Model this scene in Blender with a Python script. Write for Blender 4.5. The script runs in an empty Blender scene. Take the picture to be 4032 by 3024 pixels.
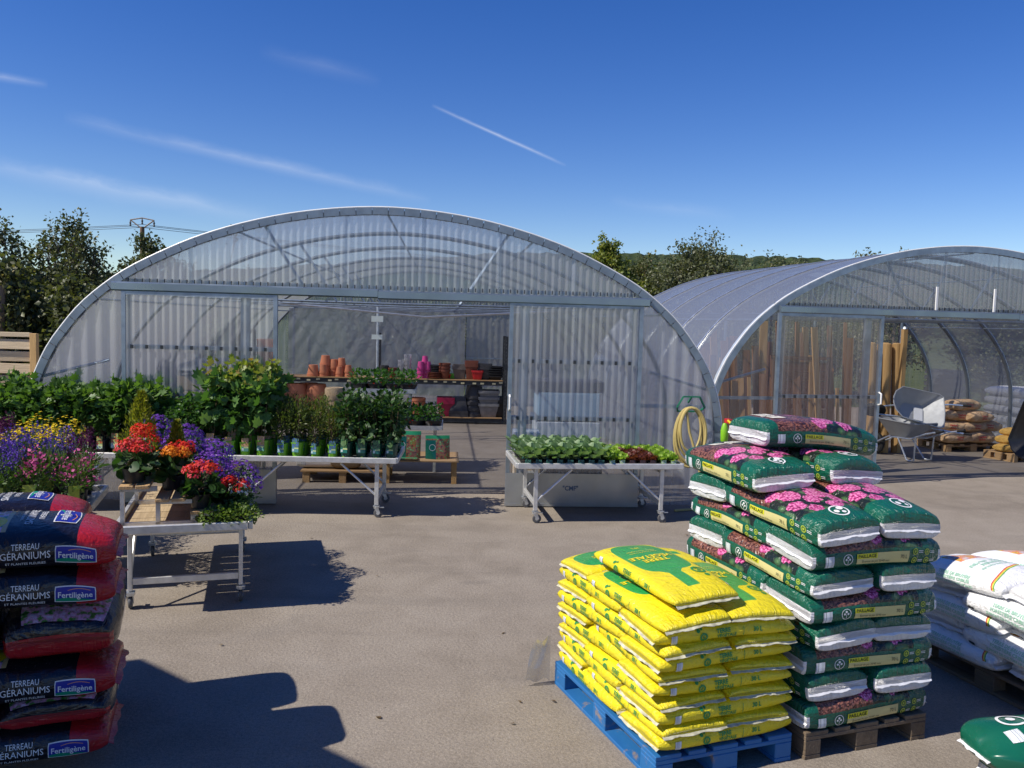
import bpy, bmesh, math, random
import numpy as np
from mathutils import Vector, Matrix
random.seed(7); np.random.seed(7)
rad = math.radians
scene = bpy.context.scene
COL = scene.collection

# ------------------------------------------------------------------ camera
PITCH, ROLL, CAM_H, FPX, IW, IH = 0.0731, 0.0275, 2.2, 3300.0, 4032, 3024
fwd = Vector((0, math.cos(PITCH), -math.sin(PITCH))); up0 = Vector((0, math.sin(PITCH), math.cos(PITCH))); x0 = Vector((1, 0, 0))
cx = x0 * math.cos(ROLL) + up0 * math.sin(ROLL); cu = -x0 * math.sin(ROLL) + up0 * math.cos(ROLL)
cam_d = bpy.data.cameras.new("camera"); cam = bpy.data.objects.new("camera", cam_d); COL.objects.link(cam)
cam_d.sensor_width = 36.0; cam_d.lens = 36.0 * FPX / IW; cam_d.clip_start = 0.05; cam_d.clip_end = 6000
m = Matrix((cx, cu, -fwd)).transposed().to_4x4(); m.translation = Vector((0, 0, CAM_H)); cam.matrix_world = m
scene.camera = cam

def ray(px, py): return fwd + cx * ((px - IW / 2) / FPX) - cu * ((py - IH / 2) / FPX)
def on_z(px, py, z=0.0):
    d = ray(px, py); return Vector((0, 0, CAM_H)) + d * ((z - CAM_H) / d.z)
def on_y(px, py, y):
    d = ray(px, py); return Vector((0, 0, CAM_H)) + d * (y / d.y)

# ------------------------------------------------------------------ light
SUN_H = Vector((-0.925, -0.38)).normalized(); SUN_EL = rad(46)
sun_dir = Vector((SUN_H.x * math.cos(SUN_EL), SUN_H.y * math.cos(SUN_EL), math.sin(SUN_EL)))
sl = bpy.data.lights.new("sun", 'SUN'); sl.energy = 5.0; sl.angle = rad(0.53); sl.color = (1.0, 0.93, 0.82)
so = bpy.data.objects.new("sun", sl); COL.objects.link(so); so.rotation_euler = sun_dir.to_track_quat('Z', 'Y').to_euler(); so.location = (-20, -10, 30)

scene.view_settings.view_transform = 'Standard'; scene.view_settings.look = 'None'
scene.view_settings.exposure = 0.2; scene.view_settings.gamma = 1.0
scene.cycles.max_bounces = 12; scene.cycles.transparent_max_bounces = 24; scene.cycles.diffuse_bounces = 4
scene.cycles.glossy_bounces = 3; scene.cycles.transmission_bounces = 4
scene.cycles.use_denoising = True; scene.cycles.sample_clamp_indirect = 6.0; scene.cycles.caustics_reflective = False; scene.cycles.caustics_refractive = False

# ------------------------------------------------------------------ node expression helper
class X:
    """a float socket with arithmetic, for writing masks as formulas"""
    def __init__(s, nt, sock): s.nt, s.s = nt, sock
    def op(s, o, b=None, c=None):
        n = s.nt.nodes.new('ShaderNodeMath'); n.operation = o; s.nt.links.new(s.s, n.inputs[0])
        for i, v in ((1, b), (2, c)):
            if v is None: continue
            if isinstance(v, X): s.nt.links.new(v.s, n.inputs[i])
            else: n.inputs[i].default_value = v
        return X(s.nt, n.outputs[0])
    def __add__(s, b): return s.op('ADD', b)
    def __sub__(s, b): return s.op('SUBTRACT', b)
    def __mul__(s, b): return s.op('MULTIPLY', b)
    def __truediv__(s, b): return s.op('DIVIDE', b)
    __radd__ = __add__; __rmul__ = __mul__
    def __rsub__(s, b): return (s * -1.0) + b
    def lt(s, b): return s.op('LESS_THAN', b)
    def gt(s, b): return s.op('GREATER_THAN', b)
    def abs(s): return s.op('ABSOLUTE')
    def mx(s, b): return s.op('MAXIMUM', b)
    def mn(s, b): return s.op('MINIMUM', b)
    def clamp(s):
        r = s.op('ADD', 0.0); r.s.node.use_clamp = True; return r
    def pw(s, b): return s.op('POWER', b)
    def sq(s): return s * s
def inside(u, a, b): return u.gt(a) * u.lt(b)

class Mat:
    def __init__(s, name, rough=0.6, metal=0.0, spec=0.5):
        s.m = bpy.data.materials.new(name); s.m.use_nodes = True; s.nt = s.m.node_tree
        s.b = s.nt.nodes['Principled BSDF']; s.b.inputs['Roughness'].default_value = rough; s.b.inputs['Metallic'].default_value = metal
        s.b.inputs['Specular IOR Level'].default_value = spec
    def node(s, t, **kw):
        n = s.nt.nodes.new(t)
        for k, v in kw.items():
            if k in n.inputs: n.inputs[k].default_value = v
            else: setattr(n, k, v)
        return n
    def link(s, a, b): s.nt.links.new(a.s if isinstance(a, X) else a, b)
    def obj_co(s, scale=(1, 1, 1), kind='Object'):
        t = s.node('ShaderNodeTexCoord'); mp = s.node('ShaderNodeMapping'); mp.inputs['Scale'].default_value = scale
        s.link(t.outputs[kind], mp.inputs['Vector']); return mp.outputs[0]
    def noise(s, scale=5, detail=4, vec=None, rough=0.55, dist=0.0):
        n = s.node('ShaderNodeTexNoise', Scale=scale, Detail=detail, Roughness=rough, Distortion=dist)
        s.link(vec if vec is not None else s.obj_co(), n.inputs['Vector']); return X(s.nt, n.outputs['Fac'])
    def voro(s, scale=5, vec=None, feature='F1', out='Distance', rnd=1.0):
        n = s.node('ShaderNodeTexVoronoi', Scale=scale, feature=feature, Randomness=rnd)
        s.link(vec if vec is not None else s.obj_co(), n.inputs['Vector']); return n.outputs[out] if out == 'Color' else X(s.nt, n.outputs[out])
    def rnd_island(s): return X(s.nt, s.node('ShaderNodeNewGeometry').outputs['Random Per Island'])
    def rnd_obj(s): return X(s.nt, s.node('ShaderNodeObjectInfo').outputs['Random'])
    def uv(s, name):
        n = s.node('ShaderNodeUVMap', uv_map=name); sp = s.node('ShaderNodeSeparateXYZ'); s.link(n.outputs[0], sp.inputs[0])
        return X(s.nt, sp.outputs[0]), X(s.nt, sp.outputs[1]), n.outputs[0]
    def mix(s, f, a, b, mode='MIX'):
        n = s.node('ShaderNodeMix', data_type='RGBA', blend_type=mode)
        for i, v in ((0, f), (6, a), (7, b)):
            if isinstance(v, X): s.link(v, n.inputs[i])
            elif hasattr(v, 'is_linked'): s.link(v, n.inputs[i])
            elif i == 0: n.inputs[0].default_value = v
            else: n.inputs[i].default_value = (*v, 1) if len(v) == 3 else v
        return n.outputs[2]
    def ramp(s, f, stops):
        n = s.node('ShaderNodeValToRGB'); s.link(f, n.inputs[0]); e = n.color_ramp.elements
        while len(e) < len(stops): e.new(0.5)
        for i, (p, c) in enumerate(stops): e[i].position = p; e[i].color = (*c, 1)
        return n.outputs[0]
    def color(s, c):
        if isinstance(c, tuple): s.b.inputs['Base Color'].default_value = (*c, 1)
        else: s.link(c, s.b.inputs['Base Color'])
        return s
    def rough(s, f): s.link(f, s.b.inputs['Roughness']); return s
    def bump(s, h, dist=0.01, strength=1.0):
        n = s.node('ShaderNodeBump', Distance=dist, Strength=strength); s.link(h, n.inputs['Height']); s.link(n.outputs[0], s.b.inputs['Normal']); return s

def plain(name, c, rough=0.6, metal=0.0, var=0.25, scale=9.0, bump=0.0, spec=0.5, island=False):
    """base colour with blotchy wear noise"""
    M = Mat(name, rough, metal, spec); f = M.noise(scale, 5)
    if island: f = (f + M.rnd_island()) * 0.5
    lo = tuple(max(0, v * (1 - var)) for v in c); hi = tuple(min(1, v * (1 + var)) for v in c)
    M.color(M.ramp(f, [(0.25, lo), (0.75, hi)]))
    r = M.noise(scale * 2.3, 3); M.rough((r - 0.5) * 0.35 + rough)
    if bump: M.bump(M.noise(scale * 6, 4), bump)
    return M.m

def wood(name, c1, c2, axis=0, scale=1.0, rough=0.7, island=True):
    M = Mat(name, rough, 0, 0.3); sc = [14, 14, 14]; sc[axis] = 1.2
    v = M.obj_co(tuple(k * scale for k in sc)); f = M.noise(2.2, 6, v, 0.65, 0.6)
    if island: f = (f * 0.65 + M.rnd_island() * 0.2 + M.rnd_obj() * 0.2)
    M.color(M.ramp(f, [(0.25, c1), (0.5, tuple((a + b) / 2 for a, b in zip(c1, c2))), (0.75, c2)])); M.bump(M.noise(6, 5, v), 0.004)
    return M.m

def leafmat(name, stops, trans=0.35, rough=0.45, spec=0.35, tint=(1.5, 1.6, 0.6)):
    M = Mat(name, rough, 0, spec); f = M.rnd_island(); o = M.rnd_obj()
    c = M.ramp((f * 0.75 + o * 0.25), stops); M.color(c)
    t = M.node('ShaderNodeBsdfTranslucent'); M.link(M.mix(1.0, c, tint, 'MULTIPLY'), t.inputs[0])
    mx = M.node('ShaderNodeMixShader'); mx.inputs[0].default_value = trans
    out = M.nt.nodes['Material Output']; M.link(M.b.outputs[0], mx.inputs[1]); M.link(t.outputs[0], mx.inputs[2]); M.link(mx.outputs[0], out.inputs[0])
    return M.m

def clearmat(name, alpha, tint, body, gloss_rough=0.2, gloss=0.10, streak=None, transl=0.5, bump=None):
    """thin translucent plastic: see-through share, milky body (reflecting and transmitting), glossy skin"""
    M = Mat(name); nt = M.nt; out = nt.nodes['Material Output']
    tr = M.node('ShaderNodeBsdfTransparent'); tr.inputs[0].default_value = (*tint, 1)
    di = M.node('ShaderNodeBsdfDiffuse'); di.inputs[0].default_value = (*body, 1)
    tl = M.node('ShaderNodeBsdfTranslucent'); tl.inputs[0].default_value = (*body, 1)
    gl = M.node('ShaderNodeBsdfGlossy'); gl.inputs[0].default_value = (1, 1, 1, 1); gl.inputs[1].default_value = gloss_rough
    m1 = M.node('ShaderNodeMixShader'); m1.inputs[0].default_value = transl; M.link(di.outputs[0], m1.inputs[1]); M.link(tl.outputs[0], m1.inputs[2])
    m2 = M.node('ShaderNodeMixShader'); M.link(m1.outputs[0], m2.inputs[1]); M.link(tr.outputs[0], m2.inputs[2])
    if streak:
        f = M.noise(streak[3] if len(streak) > 3 else 1.0, 4, M.obj_co(streak[:3])); M.link(((f - 0.5) * 0.5 + alpha).clamp(), m2.inputs[0])
    else: m2.inputs[0].default_value = alpha
    lw = M.node('ShaderNodeLayerWeight'); lw.inputs[0].default_value = 0.35
    m3 = M.node('ShaderNodeMixShader'); M.link((X(nt, lw.outputs['Facing']).pw(2.0) * 0.45 + gloss).clamp(), m3.inputs[0]); M.link(m2.outputs[0], m3.inputs[1]); M.link(gl.outputs[0], m3.inputs[2])
    if bump:
        b = M.node('ShaderNodeBump', Distance=bump[1]); M.link(M.noise(bump[0], 4, None, 0.6, 1.0), b.inputs['Height'])
        for n in (gl, di): M.link(b.outputs[0], n.inputs['Normal'])
    M.link(m3.outputs[0], out.inputs[0]); return M.m

# ------------------------------------------------------------------ world: clear sky with thin contrails
world = bpy.data.worlds.new("World"); scene.world = world; world.use_nodes = True
wn = world.node_tree; bg = wn.nodes['Background']
class W(Mat):
    def __init__(s): s.nt = wn
w = W()
sky = w.node('ShaderNodeTexSky', sky_type='NISHITA', sun_disc=False); sky.sun_elevation = SUN_EL
sky.sun_rotation = math.atan2(SUN_H.x, SUN_H.y) % (2 * math.pi); sky.altitude = 900; sky.air_density = 1.0; sky.dust_density = 0.1; sky.ozone_density = 2.2
tc = w.node('ShaderNodeTexCoord'); gen = tc.outputs['Generated']
def wdot(v):
    n = w.node('ShaderNodeVectorMath', operation='DOT_PRODUCT'); w.link(gen, n.inputs[0]); n.inputs[1].default_value = tuple(v); return X(wn, n.outputs['Value'])
streaks = None
for (xa, ya), (xb, yb), wid, amt in [((250, 460), (1700, 790), 0.011, .26), ((-300, 600), (1100, 870), 0.017, .26), ((-300, 250), (190, 335), .006, .28),
                                     ((1700, 415), (2230, 652), .0030, .50), ((1020, 200), (1500, 320), .014, .07), ((2400, 790), (2900, 850), .012, .10)]:
    a = ray(xa, ya).normalized(); b = ray(xb, yb).normalized(); nrm = a.cross(b).normalized(); mid = ((a + b) / 2).normalized(); al = (b - a).normalized(); half = (b - a).length / 2
    vm = w.node('ShaderNodeMapping'); vm.inputs['Scale'].default_value = (18, 18, 40); w.link(gen, vm.inputs['Vector'])
    nz = w.noise(1.0, 5, vm.outputs[0], 0.6, 0.5)
    d = (wdot(nrm) + (nz - 0.5) * (wid * 0.9)).abs(); t = wdot(al).abs() if False else (wdot(al) - mid.dot(al)).abs()
    k = (1.0 - d / wid).clamp().pw(1.6) * (1.0 - t / half).clamp().pw(0.6) * wdot(mid).gt(0.6) * (nz * 1.3 + 0.1).clamp() * amt
    streaks = k if streaks is None else streaks + k
hsv = w.node('ShaderNodeHueSaturation'); hsv.inputs['Saturation'].default_value = 1.38; hsv.inputs['Value'].default_value = 1.0; hsv.inputs['Hue'].default_value = 0.520
w.link(sky.outputs[0], hsv.inputs['Color'])
cl = w.mix(streaks.clamp(), hsv.outputs[0], (7.5, 7.9, 8.6))
w.link(cl, bg.inputs[0]); bg.inputs[1].default_value = 0.11

# ------------------------------------------------------------------ mesh helpers
class MB:
    def __init__(s): s.v = []; s.f = []; s.mi = []; s.cur = 0
    def add(s, vs, fs):
        o = len(s.v); s.v += [tuple(p) for p in vs]; s.f += [tuple(i + o for i in f) for f in fs]; s.mi += [s.cur] * len(fs); return s
    def box(s, c, d, rz=0.0, M=None):
        x, y, z = (k / 2 for k in d); vs = [Vector((a * x, b * y, e * z)) for a in (-1, 1) for b in (-1, 1) for e in (-1, 1)]
        R = Matrix.Rotation(rz, 3, 'Z') if M is None else M; vs = [R @ p + Vector(c) for p in vs]
        return s.add(vs, [(0, 1, 3, 2), (4, 6, 7, 5), (0, 4, 5, 1), (2, 3, 7, 6), (0, 2, 6, 4), (1, 5, 7, 3)])
    def bar(s, a, b, w, h, up=(0, 0, 1)):
        a, b = Vector(a), Vector(b); d = (b - a); L = d.length; d.normalize(); u = Vector(up)
        if abs(d.dot(u)) > 0.98: u = Vector((0, 1, 0))
        x = d.cross(u).normalized(); z = x.cross(d)
        return s.box((a + b) / 2, (w, L, h), M=Matrix((x, d, z)).transposed())
    def tube(s, pts, r, n=8, cap=True, closed=False):
        pts = [Vector(p) for p in pts]; N = len(pts); rs = r if isinstance(r, (list, tuple)) else [r] * N; vs = []; fs = []
        prev = None
        for i, p in enumerate(pts):
            t = (pts[(i + 1) % N] - pts[i - 1]) if closed else (pts[min(i + 1, N - 1)] - pts[max(i - 1, 0)])
            t.normalize()
            if prev is None: x = t.cross(Vector((0, 0, 1)) if abs(t.z) < 0.9 else Vector((1, 0, 0))).normalized()
            else: x = (prev - t * prev.dot(t)).normalized()
            prev = x; y = t.cross(x)
            for k in range(n):
                a = 2 * math.pi * k / n; vs.append(p + (x * math.cos(a) + y * math.sin(a)) * rs[i])
        for i in range(N if closed else N - 1):
            for k in range(n):
                j = (i + 1) % N; fs.append((i * n + k, i * n + (k + 1) % n, j * n + (k + 1) % n, j * n + k))
        if cap and not closed: fs += [tuple(range(n))[::-1], tuple(range((N - 1) * n, N * n))]
        return s.add(vs, fs)
    def lathe(s, prof, n=20, c=(0, 0, 0), M=None, sq=0.0):
        """prof: (r, z); sq > 0 squares the section"""
        vs = []; fs = []
        for r, z in prof:
            for k in range(n):
                a = 2 * math.pi * (k + 0.5) / n; ca, sa = math.cos(a), math.sin(a)
                if sq: q = (abs(ca) ** sq + abs(sa) ** sq) ** (-1 / sq); ca, sa = ca * q, sa * q
                p = Vector((ca * r, sa * r, z)); p = (M @ p if M else p) + Vector(c); vs.append(p)
        for i in range(len(prof) - 1):
            for k in range(n): fs.append((i * n + k, i * n + (k + 1) % n, (i + 1) * n + (k + 1) % n, (i + 1) * n + k))
        if prof[0][0] > 1e-6: fs.append(tuple(range(n))[::-1])
        if prof[-1][0] > 1e-6: fs.append(tuple(range((len(prof) - 1) * n, len(prof) * n)))
        return s.add(vs, fs)
    def prism(s, poly, z0, z1, M=None):
        n = len(poly); vs = [Vector((x, y, z0)) for x, y in poly] + [Vector((x, y, z1)) for x, y in poly]
        if M: vs = [M @ p for p in vs]
        return s.add(vs, [tuple(range(n))[::-1], tuple(range(n, 2 * n))] + [(i, (i + 1) % n, n + (i + 1) % n, n + i) for i in range(n)])
    def mesh(s, name, mats, smooth=False, bevel=0.0):
        me = bpy.data.meshes.new(name); me.from_pydata(s.v, [], s.f)
        for m_ in (mats if isinstance(mats, (list, tuple)) else [mats]): me.materials.append(m_)
        if any(s.mi): me.polygons.foreach_set('material_index', s.mi)
        if bevel:
            bm = bmesh.new(); bm.from_mesh(me); bmesh.ops.bevel(bm, geom=bm.edges[:], offset=bevel, segments=1, affect='EDGES', clamp_overlap=True); bm.to_mesh(me); bm.free()
        if smooth: me.polygons.foreach_set('use_smooth', [True] * len(me.polygons)); me.set_sharp_from_angle(angle=rad(40))
        me.update(); return me
    def build(s, name, mats, parent=None, smooth=False, bevel=0.0): return link(name, s.mesh(name, mats, smooth, bevel), parent)
def link(name, me, parent=None):
    o = bpy.data.objects.new(name, me); COL.objects.link(o)
    if parent is not None: o.parent = parent
    return o
def tag(o, label=None, cat=None, group=None, kind=None):
    if label: o['label'] = label
    if cat: o['category'] = cat
    if group: o['group'] = group
    if kind: o['kind'] = kind
    return o
def thing(name, label, cat, loc=(0, 0, 0), rz=0.0, group=None):
    o = bpy.data.objects.new(name, None); COL.objects.link(o); o.location = loc; o.rotation_euler = (0, 0, rz); o.empty_display_size = 0.1
    return tag(o, label, cat, group)
KIDS = {}
def copy_tree(o, parent=None):
    c = o.copy(); COL.objects.link(c)
    if parent is not None: c.parent = parent
    for ch in list(o.children): copy_tree(ch, c)
    return c
def place(proto, used, loc, rz=0.0, label=None, group=None, scale=None):
    o = proto if not used.get(proto.name) else copy_tree(proto); used[proto.name] = True
    o.location = loc; o.rotation_euler = (0, 0, rz)
    if scale: o.scale = (scale,) * 3
    if label: o['label'] = label
    if group: o['group'] = group
    return o
USED = {}

_txt = {}
def text_mesh(s, bold=0.0):
    """flat lettering as (verts Nx2, faces), height of a capital about 1, centred"""
    key = (s, bold)
    if key in _txt: return _txt[key]
    cu_ = bpy.data.curves.new('t', 'FONT'); cu_.body = s; cu_.resolution_u = 2; cu_.offset = bold; cu_.align_x = 'CENTER'
    o = bpy.data.objects.new('t', cu_); COL.objects.link(o); dg = bpy.context.evaluated_depsgraph_get(); me = o.evaluated_get(dg).to_mesh()
    bm = bmesh.new(); bm.from_mesh(me); bmesh.ops.triangulate(bm, faces=bm.faces[:]); v = np.array([p.co[:2] for p in bm.verts]) / 0.7; f = [tuple(q.index for q in t.verts) for t in bm.faces]
    bm.free(); o.evaluated_get(dg).to_mesh_clear(); bpy.data.objects.remove(o); bpy.data.curves.remove(cu_)
    if len(v): v[:, 0] -= (v[:, 0].max() + v[:, 0].min()) / 2; v[:, 1] -= 0.5
    _txt[key] = (v, f); return _txt[key]

# ------------------------------------------------------------------ shared materials
M_galv = plain('galvanised_steel', (0.30, 0.36, 0.42), 0.42, 0.75, 0.25, 7)
M_galv_l = plain('bright_zinc', (0.62, 0.66, 0.70), 0.35, 0.8, 0.2, 9)
M_alu = plain('mill_aluminium', (0.66, 0.66, 0.65), 0.42, 0.55, 0.18, 12)
M_steel_d = plain('dark_steel', (0.05, 0.055, 0.06), 0.45, 0.4, 0.3, 10)
M_black = plain('black_plastic', (0.018, 0.018, 0.02), 0.4, 0, 0.4, 12)
M_rubber = plain('grey_rubber', (0.10, 0.10, 0.105), 0.7, 0, 0.3, 12)
M_blackr = plain('black_rubber', (0.02, 0.02, 0.02), 0.75, 0, 0.4, 15)
M_white = plain('white_paint', (0.78, 0.78, 0.76), 0.4, 0, 0.08, 8)
M_wood = wood('pine_wood', (0.28, 0.16, 0.07), (0.52, 0.34, 0.17), 0)
M_woody = wood('pine_wood_deep', (0.28, 0.16, 0.07), (0.52, 0.34, 0.17), 1)
M_woodz = wood('pine_wood_upright', (0.36, 0.20, 0.07), (0.60, 0.38, 0.16), 2)
M_wood_grey = wood('weathered_wood', (0.07, 0.05, 0.035), (0.20, 0.15, 0.10), 0)
M_wood_greyy = wood('weathered_wood_deep', (0.07, 0.05, 0.035), (0.20, 0.15, 0.10), 1)
M_terra = plain('terracotta', (0.55, 0.20, 0.10), 0.75, 0, 0.2, 6)
M_soil = plain('potting_soil', (0.03, 0.022, 0.016), 0.95, 0, 0.5, 40, 0.01)
M_zincplate = plain('zinc_plate', (0.42, 0.44, 0.45), 0.38, 0.7, 0.15, 3)
# ------------------------------------------------------------------ ground, field, hill
def asphalt():
    M = Mat('worn_asphalt', 0.9, 0, 0.25); co = M.obj_co()
    fine = M.noise(140, 3, co, 0.7); mid = M.noise(2.2, 6, co, 0.6, 0.4); big = M.noise(0.33, 5, co, 0.55, 0.8)
    c = M.ramp(mid * 0.55 + big * 0.45, [(0.32, (0.222, 0.190, 0.154)), (0.5, (0.286, 0.247, 0.203)), (0.68, (0.335, 0.294, 0.245))])
    grain = M.ramp(fine, [(0.30, (0.62, 0.61, 0.60)), (0.55, (1, 1, 1)), (0.75, (1.25, 1.24, 1.22))])
    c = M.mix(1.0, c, grain, 'MULTIPLY'); g2 = M.noise(48, 4, co, 0.75); c = M.mix(1.0, c, M.ramp(g2, [(0.33, (0.78, 0.77, 0.76)), (0.5, (1, 1, 1)), (0.68, (1.16, 1.16, 1.15))]), 'MULTIPLY')
    v = M.voro(55, co); c = M.mix(v.lt(0.10) * 0.45, c, (0.43, 0.41, 0.38))                      # pale grit
    vd = M.voro(9, co); c = M.mix(vd.lt(0.045) * M.noise(1.1, 2, co).gt(0.52) * 0.75, c, (0.06, 0.045, 0.035))   # crumbs of soil
    st = M.noise(0.75, 4, M.obj_co((1, 2.2, 1)), 0.5, 1.5); c = M.mix(((st - 0.60) * 6.0).clamp() * 0.28, c, (0.10, 0.092, 0.086))  # old stains
    tr = M.noise(1.0, 3, M.obj_co((0.18, 2.4, 1)), 0.5, 0.6); c = M.mix(((tr - 0.56) * 5).clamp() * 0.22, c, (0.11, 0.10, 0.09))  # drag marks
    M.color(c); M.bump(fine * 0.7 + v * 0.5, 0.006, 0.8); return M.m
mb = MB(); mb.add([(-1500, -60, 0), (1500, -60, 0), (1500, 2500, 0), (-1500, 2500, 0)], [(0, 1, 2, 3)])
tag(mb.build('ground', asphalt()), kind='structure')
Mf = Mat('rough_grass', 0.9, 0, 0.2); f_ = Mf.noise(0.8, 6); Mf.color(Mf.ramp(f_, [(0.3, (0.045, 0.07, 0.02)), (0.7, (0.11, 0.13, 0.045))])); Mf.bump(Mf.noise(9, 4), 0.1)
mb = MB(); mb.add([(-1500, 24.5, 0.006), (1500, 24.5, 0.006), (1500, 2400, 0.006), (-1500, 2400, 0.006)], [(0, 1, 2, 3)])
tag(mb.build('field', Mf.m), kind='structure')
# forested hill far behind: rounded ridge whose skin is a rough tree canopy
nx, ny = 300, 44; xs = np.linspace(-650, 900, nx); ys = np.linspace(480, 820, ny); rng = np.random.RandomState(3)
Xg, Yg = np.meshgrid(xs, ys); ridge = 52 + 5 * np.sin(Xg / 170 + 0.6) - 9 * np.clip((Xg - 330) / 400, 0, 1) - 30 * np.clip((-Xg) / 500, 0, 1)
Zg = ridge * np.clip(np.sin((Yg - 480) / 340 * math.pi), 0, 1) ** 0.6 + rng.rand(ny, nx) * 2.6 + 1.4 * np.sin(Xg / 11) * np.sin(Yg / 9) - 2.5
mb = MB(); mb.add(np.stack([Xg, Yg, Zg], -1).reshape(-1, 3).tolist(), [(j * nx + i, j * nx + i + 1, (j + 1) * nx + i + 1, (j + 1) * nx + i) for j in range(ny - 1) for i in range(nx - 1)])
Mh = Mat('far_forest', 0.95, 0, 0.1); fh = Mh.voro(0.16); Mh.color(Mh.ramp(fh * 0.5 + Mh.noise(0.06, 4) * 0.5, [(0.25, (0.02, 0.035, 0.02)), (0.7, (0.055, 0.075, 0.03))])); Mh.bump(fh, 3.0)
tag(mb.build('hill', Mh.m), kind='structure')

# ------------------------------------------------------------------ greenhouses
PROF = np.array([(0, 4.08), (.95, 4.07), (1.3, 4.02), (1.55, 3.93), (1.8, 3.81), (2.01, 3.66), (2.23, 3.49), (2.44, 3.265), (2.66, 2.975), (2.87, 2.586), (3.09, 2.112), (3.3, 1.438), (3.43, .75), (3.485, 0)])
def arch(n=72, off=0.0):
    L = [(-h, z) for z, h in PROF]; pts = np.array(L + [(-x, z) for x, z in L[-2::-1]])
    for _ in range(2):   # corner cutting
        q = [pts[0]]
        for a, b in zip(pts[:-1], pts[1:]): q += [a * .75 + b * .25, a * .25 + b * .75]
        pts = np.array(q + [pts[-1]])
    d = np.r_[0, np.cumsum(np.hypot(*np.diff(pts, axis=0).T))]; t = np.linspace(0, d[-1], n)
    p = np.stack([np.interp(t, d, pts[:, 0]), np.interp(t, d, pts[:, 1])], 1)
    tg = np.gradient(p, axis=0); tg /= np.linalg.norm(tg, axis=1)[:, None]; nr = np.stack([-tg[:, 1], tg[:, 0]], 1)
    return p + nr * off, nr
_ap, _ = arch(400)
def ztop(s):   # arch height over s
    s = -abs(s); k = len(_ap) // 2; return float(np.interp(s, _ap[:k, 0], _ap[:k, 1]))

M_corr = clearmat('clear_corrugated_plastic', 0.62, (0.88, 0.91, 0.95), (0.62, 0.66, 0.72), 0.14, 0.07, (9, 9, 0.35, 1.0), 0.5)
M_corr2 = clearmat('clear_corrugated_plastic_warm', 0.78, (0.93, 0.91, 0.90), (0.42, 0.42, 0.47), 0.16, 0.06, (9, 9, 0.35, 1.0), 0.5)
M_corr2g = clearmat('clear_corrugated_gable', 0.62, (0.90, 0.90, 0.92), (0.46, 0.47, 0.53), 0.16, 0.07, (9, 9, 0.35, 1.0), 0.5)
M_film = clearmat('greenhouse_film', 0.62, (0.90, 0.91, 0.94), (0.68, 0.70, 0.76), 0.28, 0.08, None, 0.5, (0.7, 0.05))
M_film2 = clearmat('greenhouse_film_blue', 0.56, (0.88, 0.89, 0.91), (0.50, 0.53, 0.57), 0.22, 0.08, None, 0.45, (0.8, 0.04))
M_sheet = clearmat('hung_plastic_sheet', 0.32, (0.80, 0.82, 0.84), (0.48, 0.49, 0.50), 0.20, 0.07, None, 0.5, (6.0, 0.02))
M_trim = plain('grey_flashing', (0.22, 0.27, 0.32), 0.4, 0.5, 0.2, 6)
M_trimw = plain('pale_flashing', (0.60, 0.66, 0.70), 0.35, 0.45, 0.12, 6)
M_rib = plain('dull_rib_tube', (0.17, 0.19, 0.21), 0.5, 0.5, 0.2, 5)
M_beam = plain('door_track_steel', (0.25, 0.31, 0.36), 0.32, 0.75, 0.2, 1.5)

def corrugated(s0, s1, zb, zt, y, pitch=0.083, amp=0.008, per=6, rows=2):
    n = max(2, int(round((s1 - s0) / pitch * per))); vs = []; fs = []
    ss = np.linspace(s0, s1, n + 1); first = True; cnt = 0; cols = []
    for s in ss:
        top = zt(s) if callable(zt) else zt
        if top <= zb + 0.01: continue
        w = math.sin(2 * math.pi * s / pitch); w = math.copysign(abs(w) ** 0.6, w) * amp
        cols.append([(s, y + w, zb + (top - zb) * k / (rows - 1)) for k in range(rows)])
    m_ = MB(); vs = [p for c in cols for p in c]
    m_.add(vs, [(i * rows + k, (i + 1) * rows + k, (i + 1) * rows + k + 1, i * rows + k + 1) for i in range(len(cols) - 1) for k in range(rows - 1)])
    return m_
def sheets(parent, s0, s1, zb, zt, y, mat, width=0.92, **kw):
    n = max(1, round((s1 - s0) / width))
    for i in range(n):
        a, b = s0 + (s1 - s0) * i / n, s0 + (s1 - s0) * (i + 1) / n
        m_ = corrugated(a - (0.05 if i else 0), b, zb, zt, y + 0.003 * (i % 2), **kw)
        if len(m_.v) > 4: m_.build('cladding_sheet', mat, parent, smooth=True)

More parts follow.
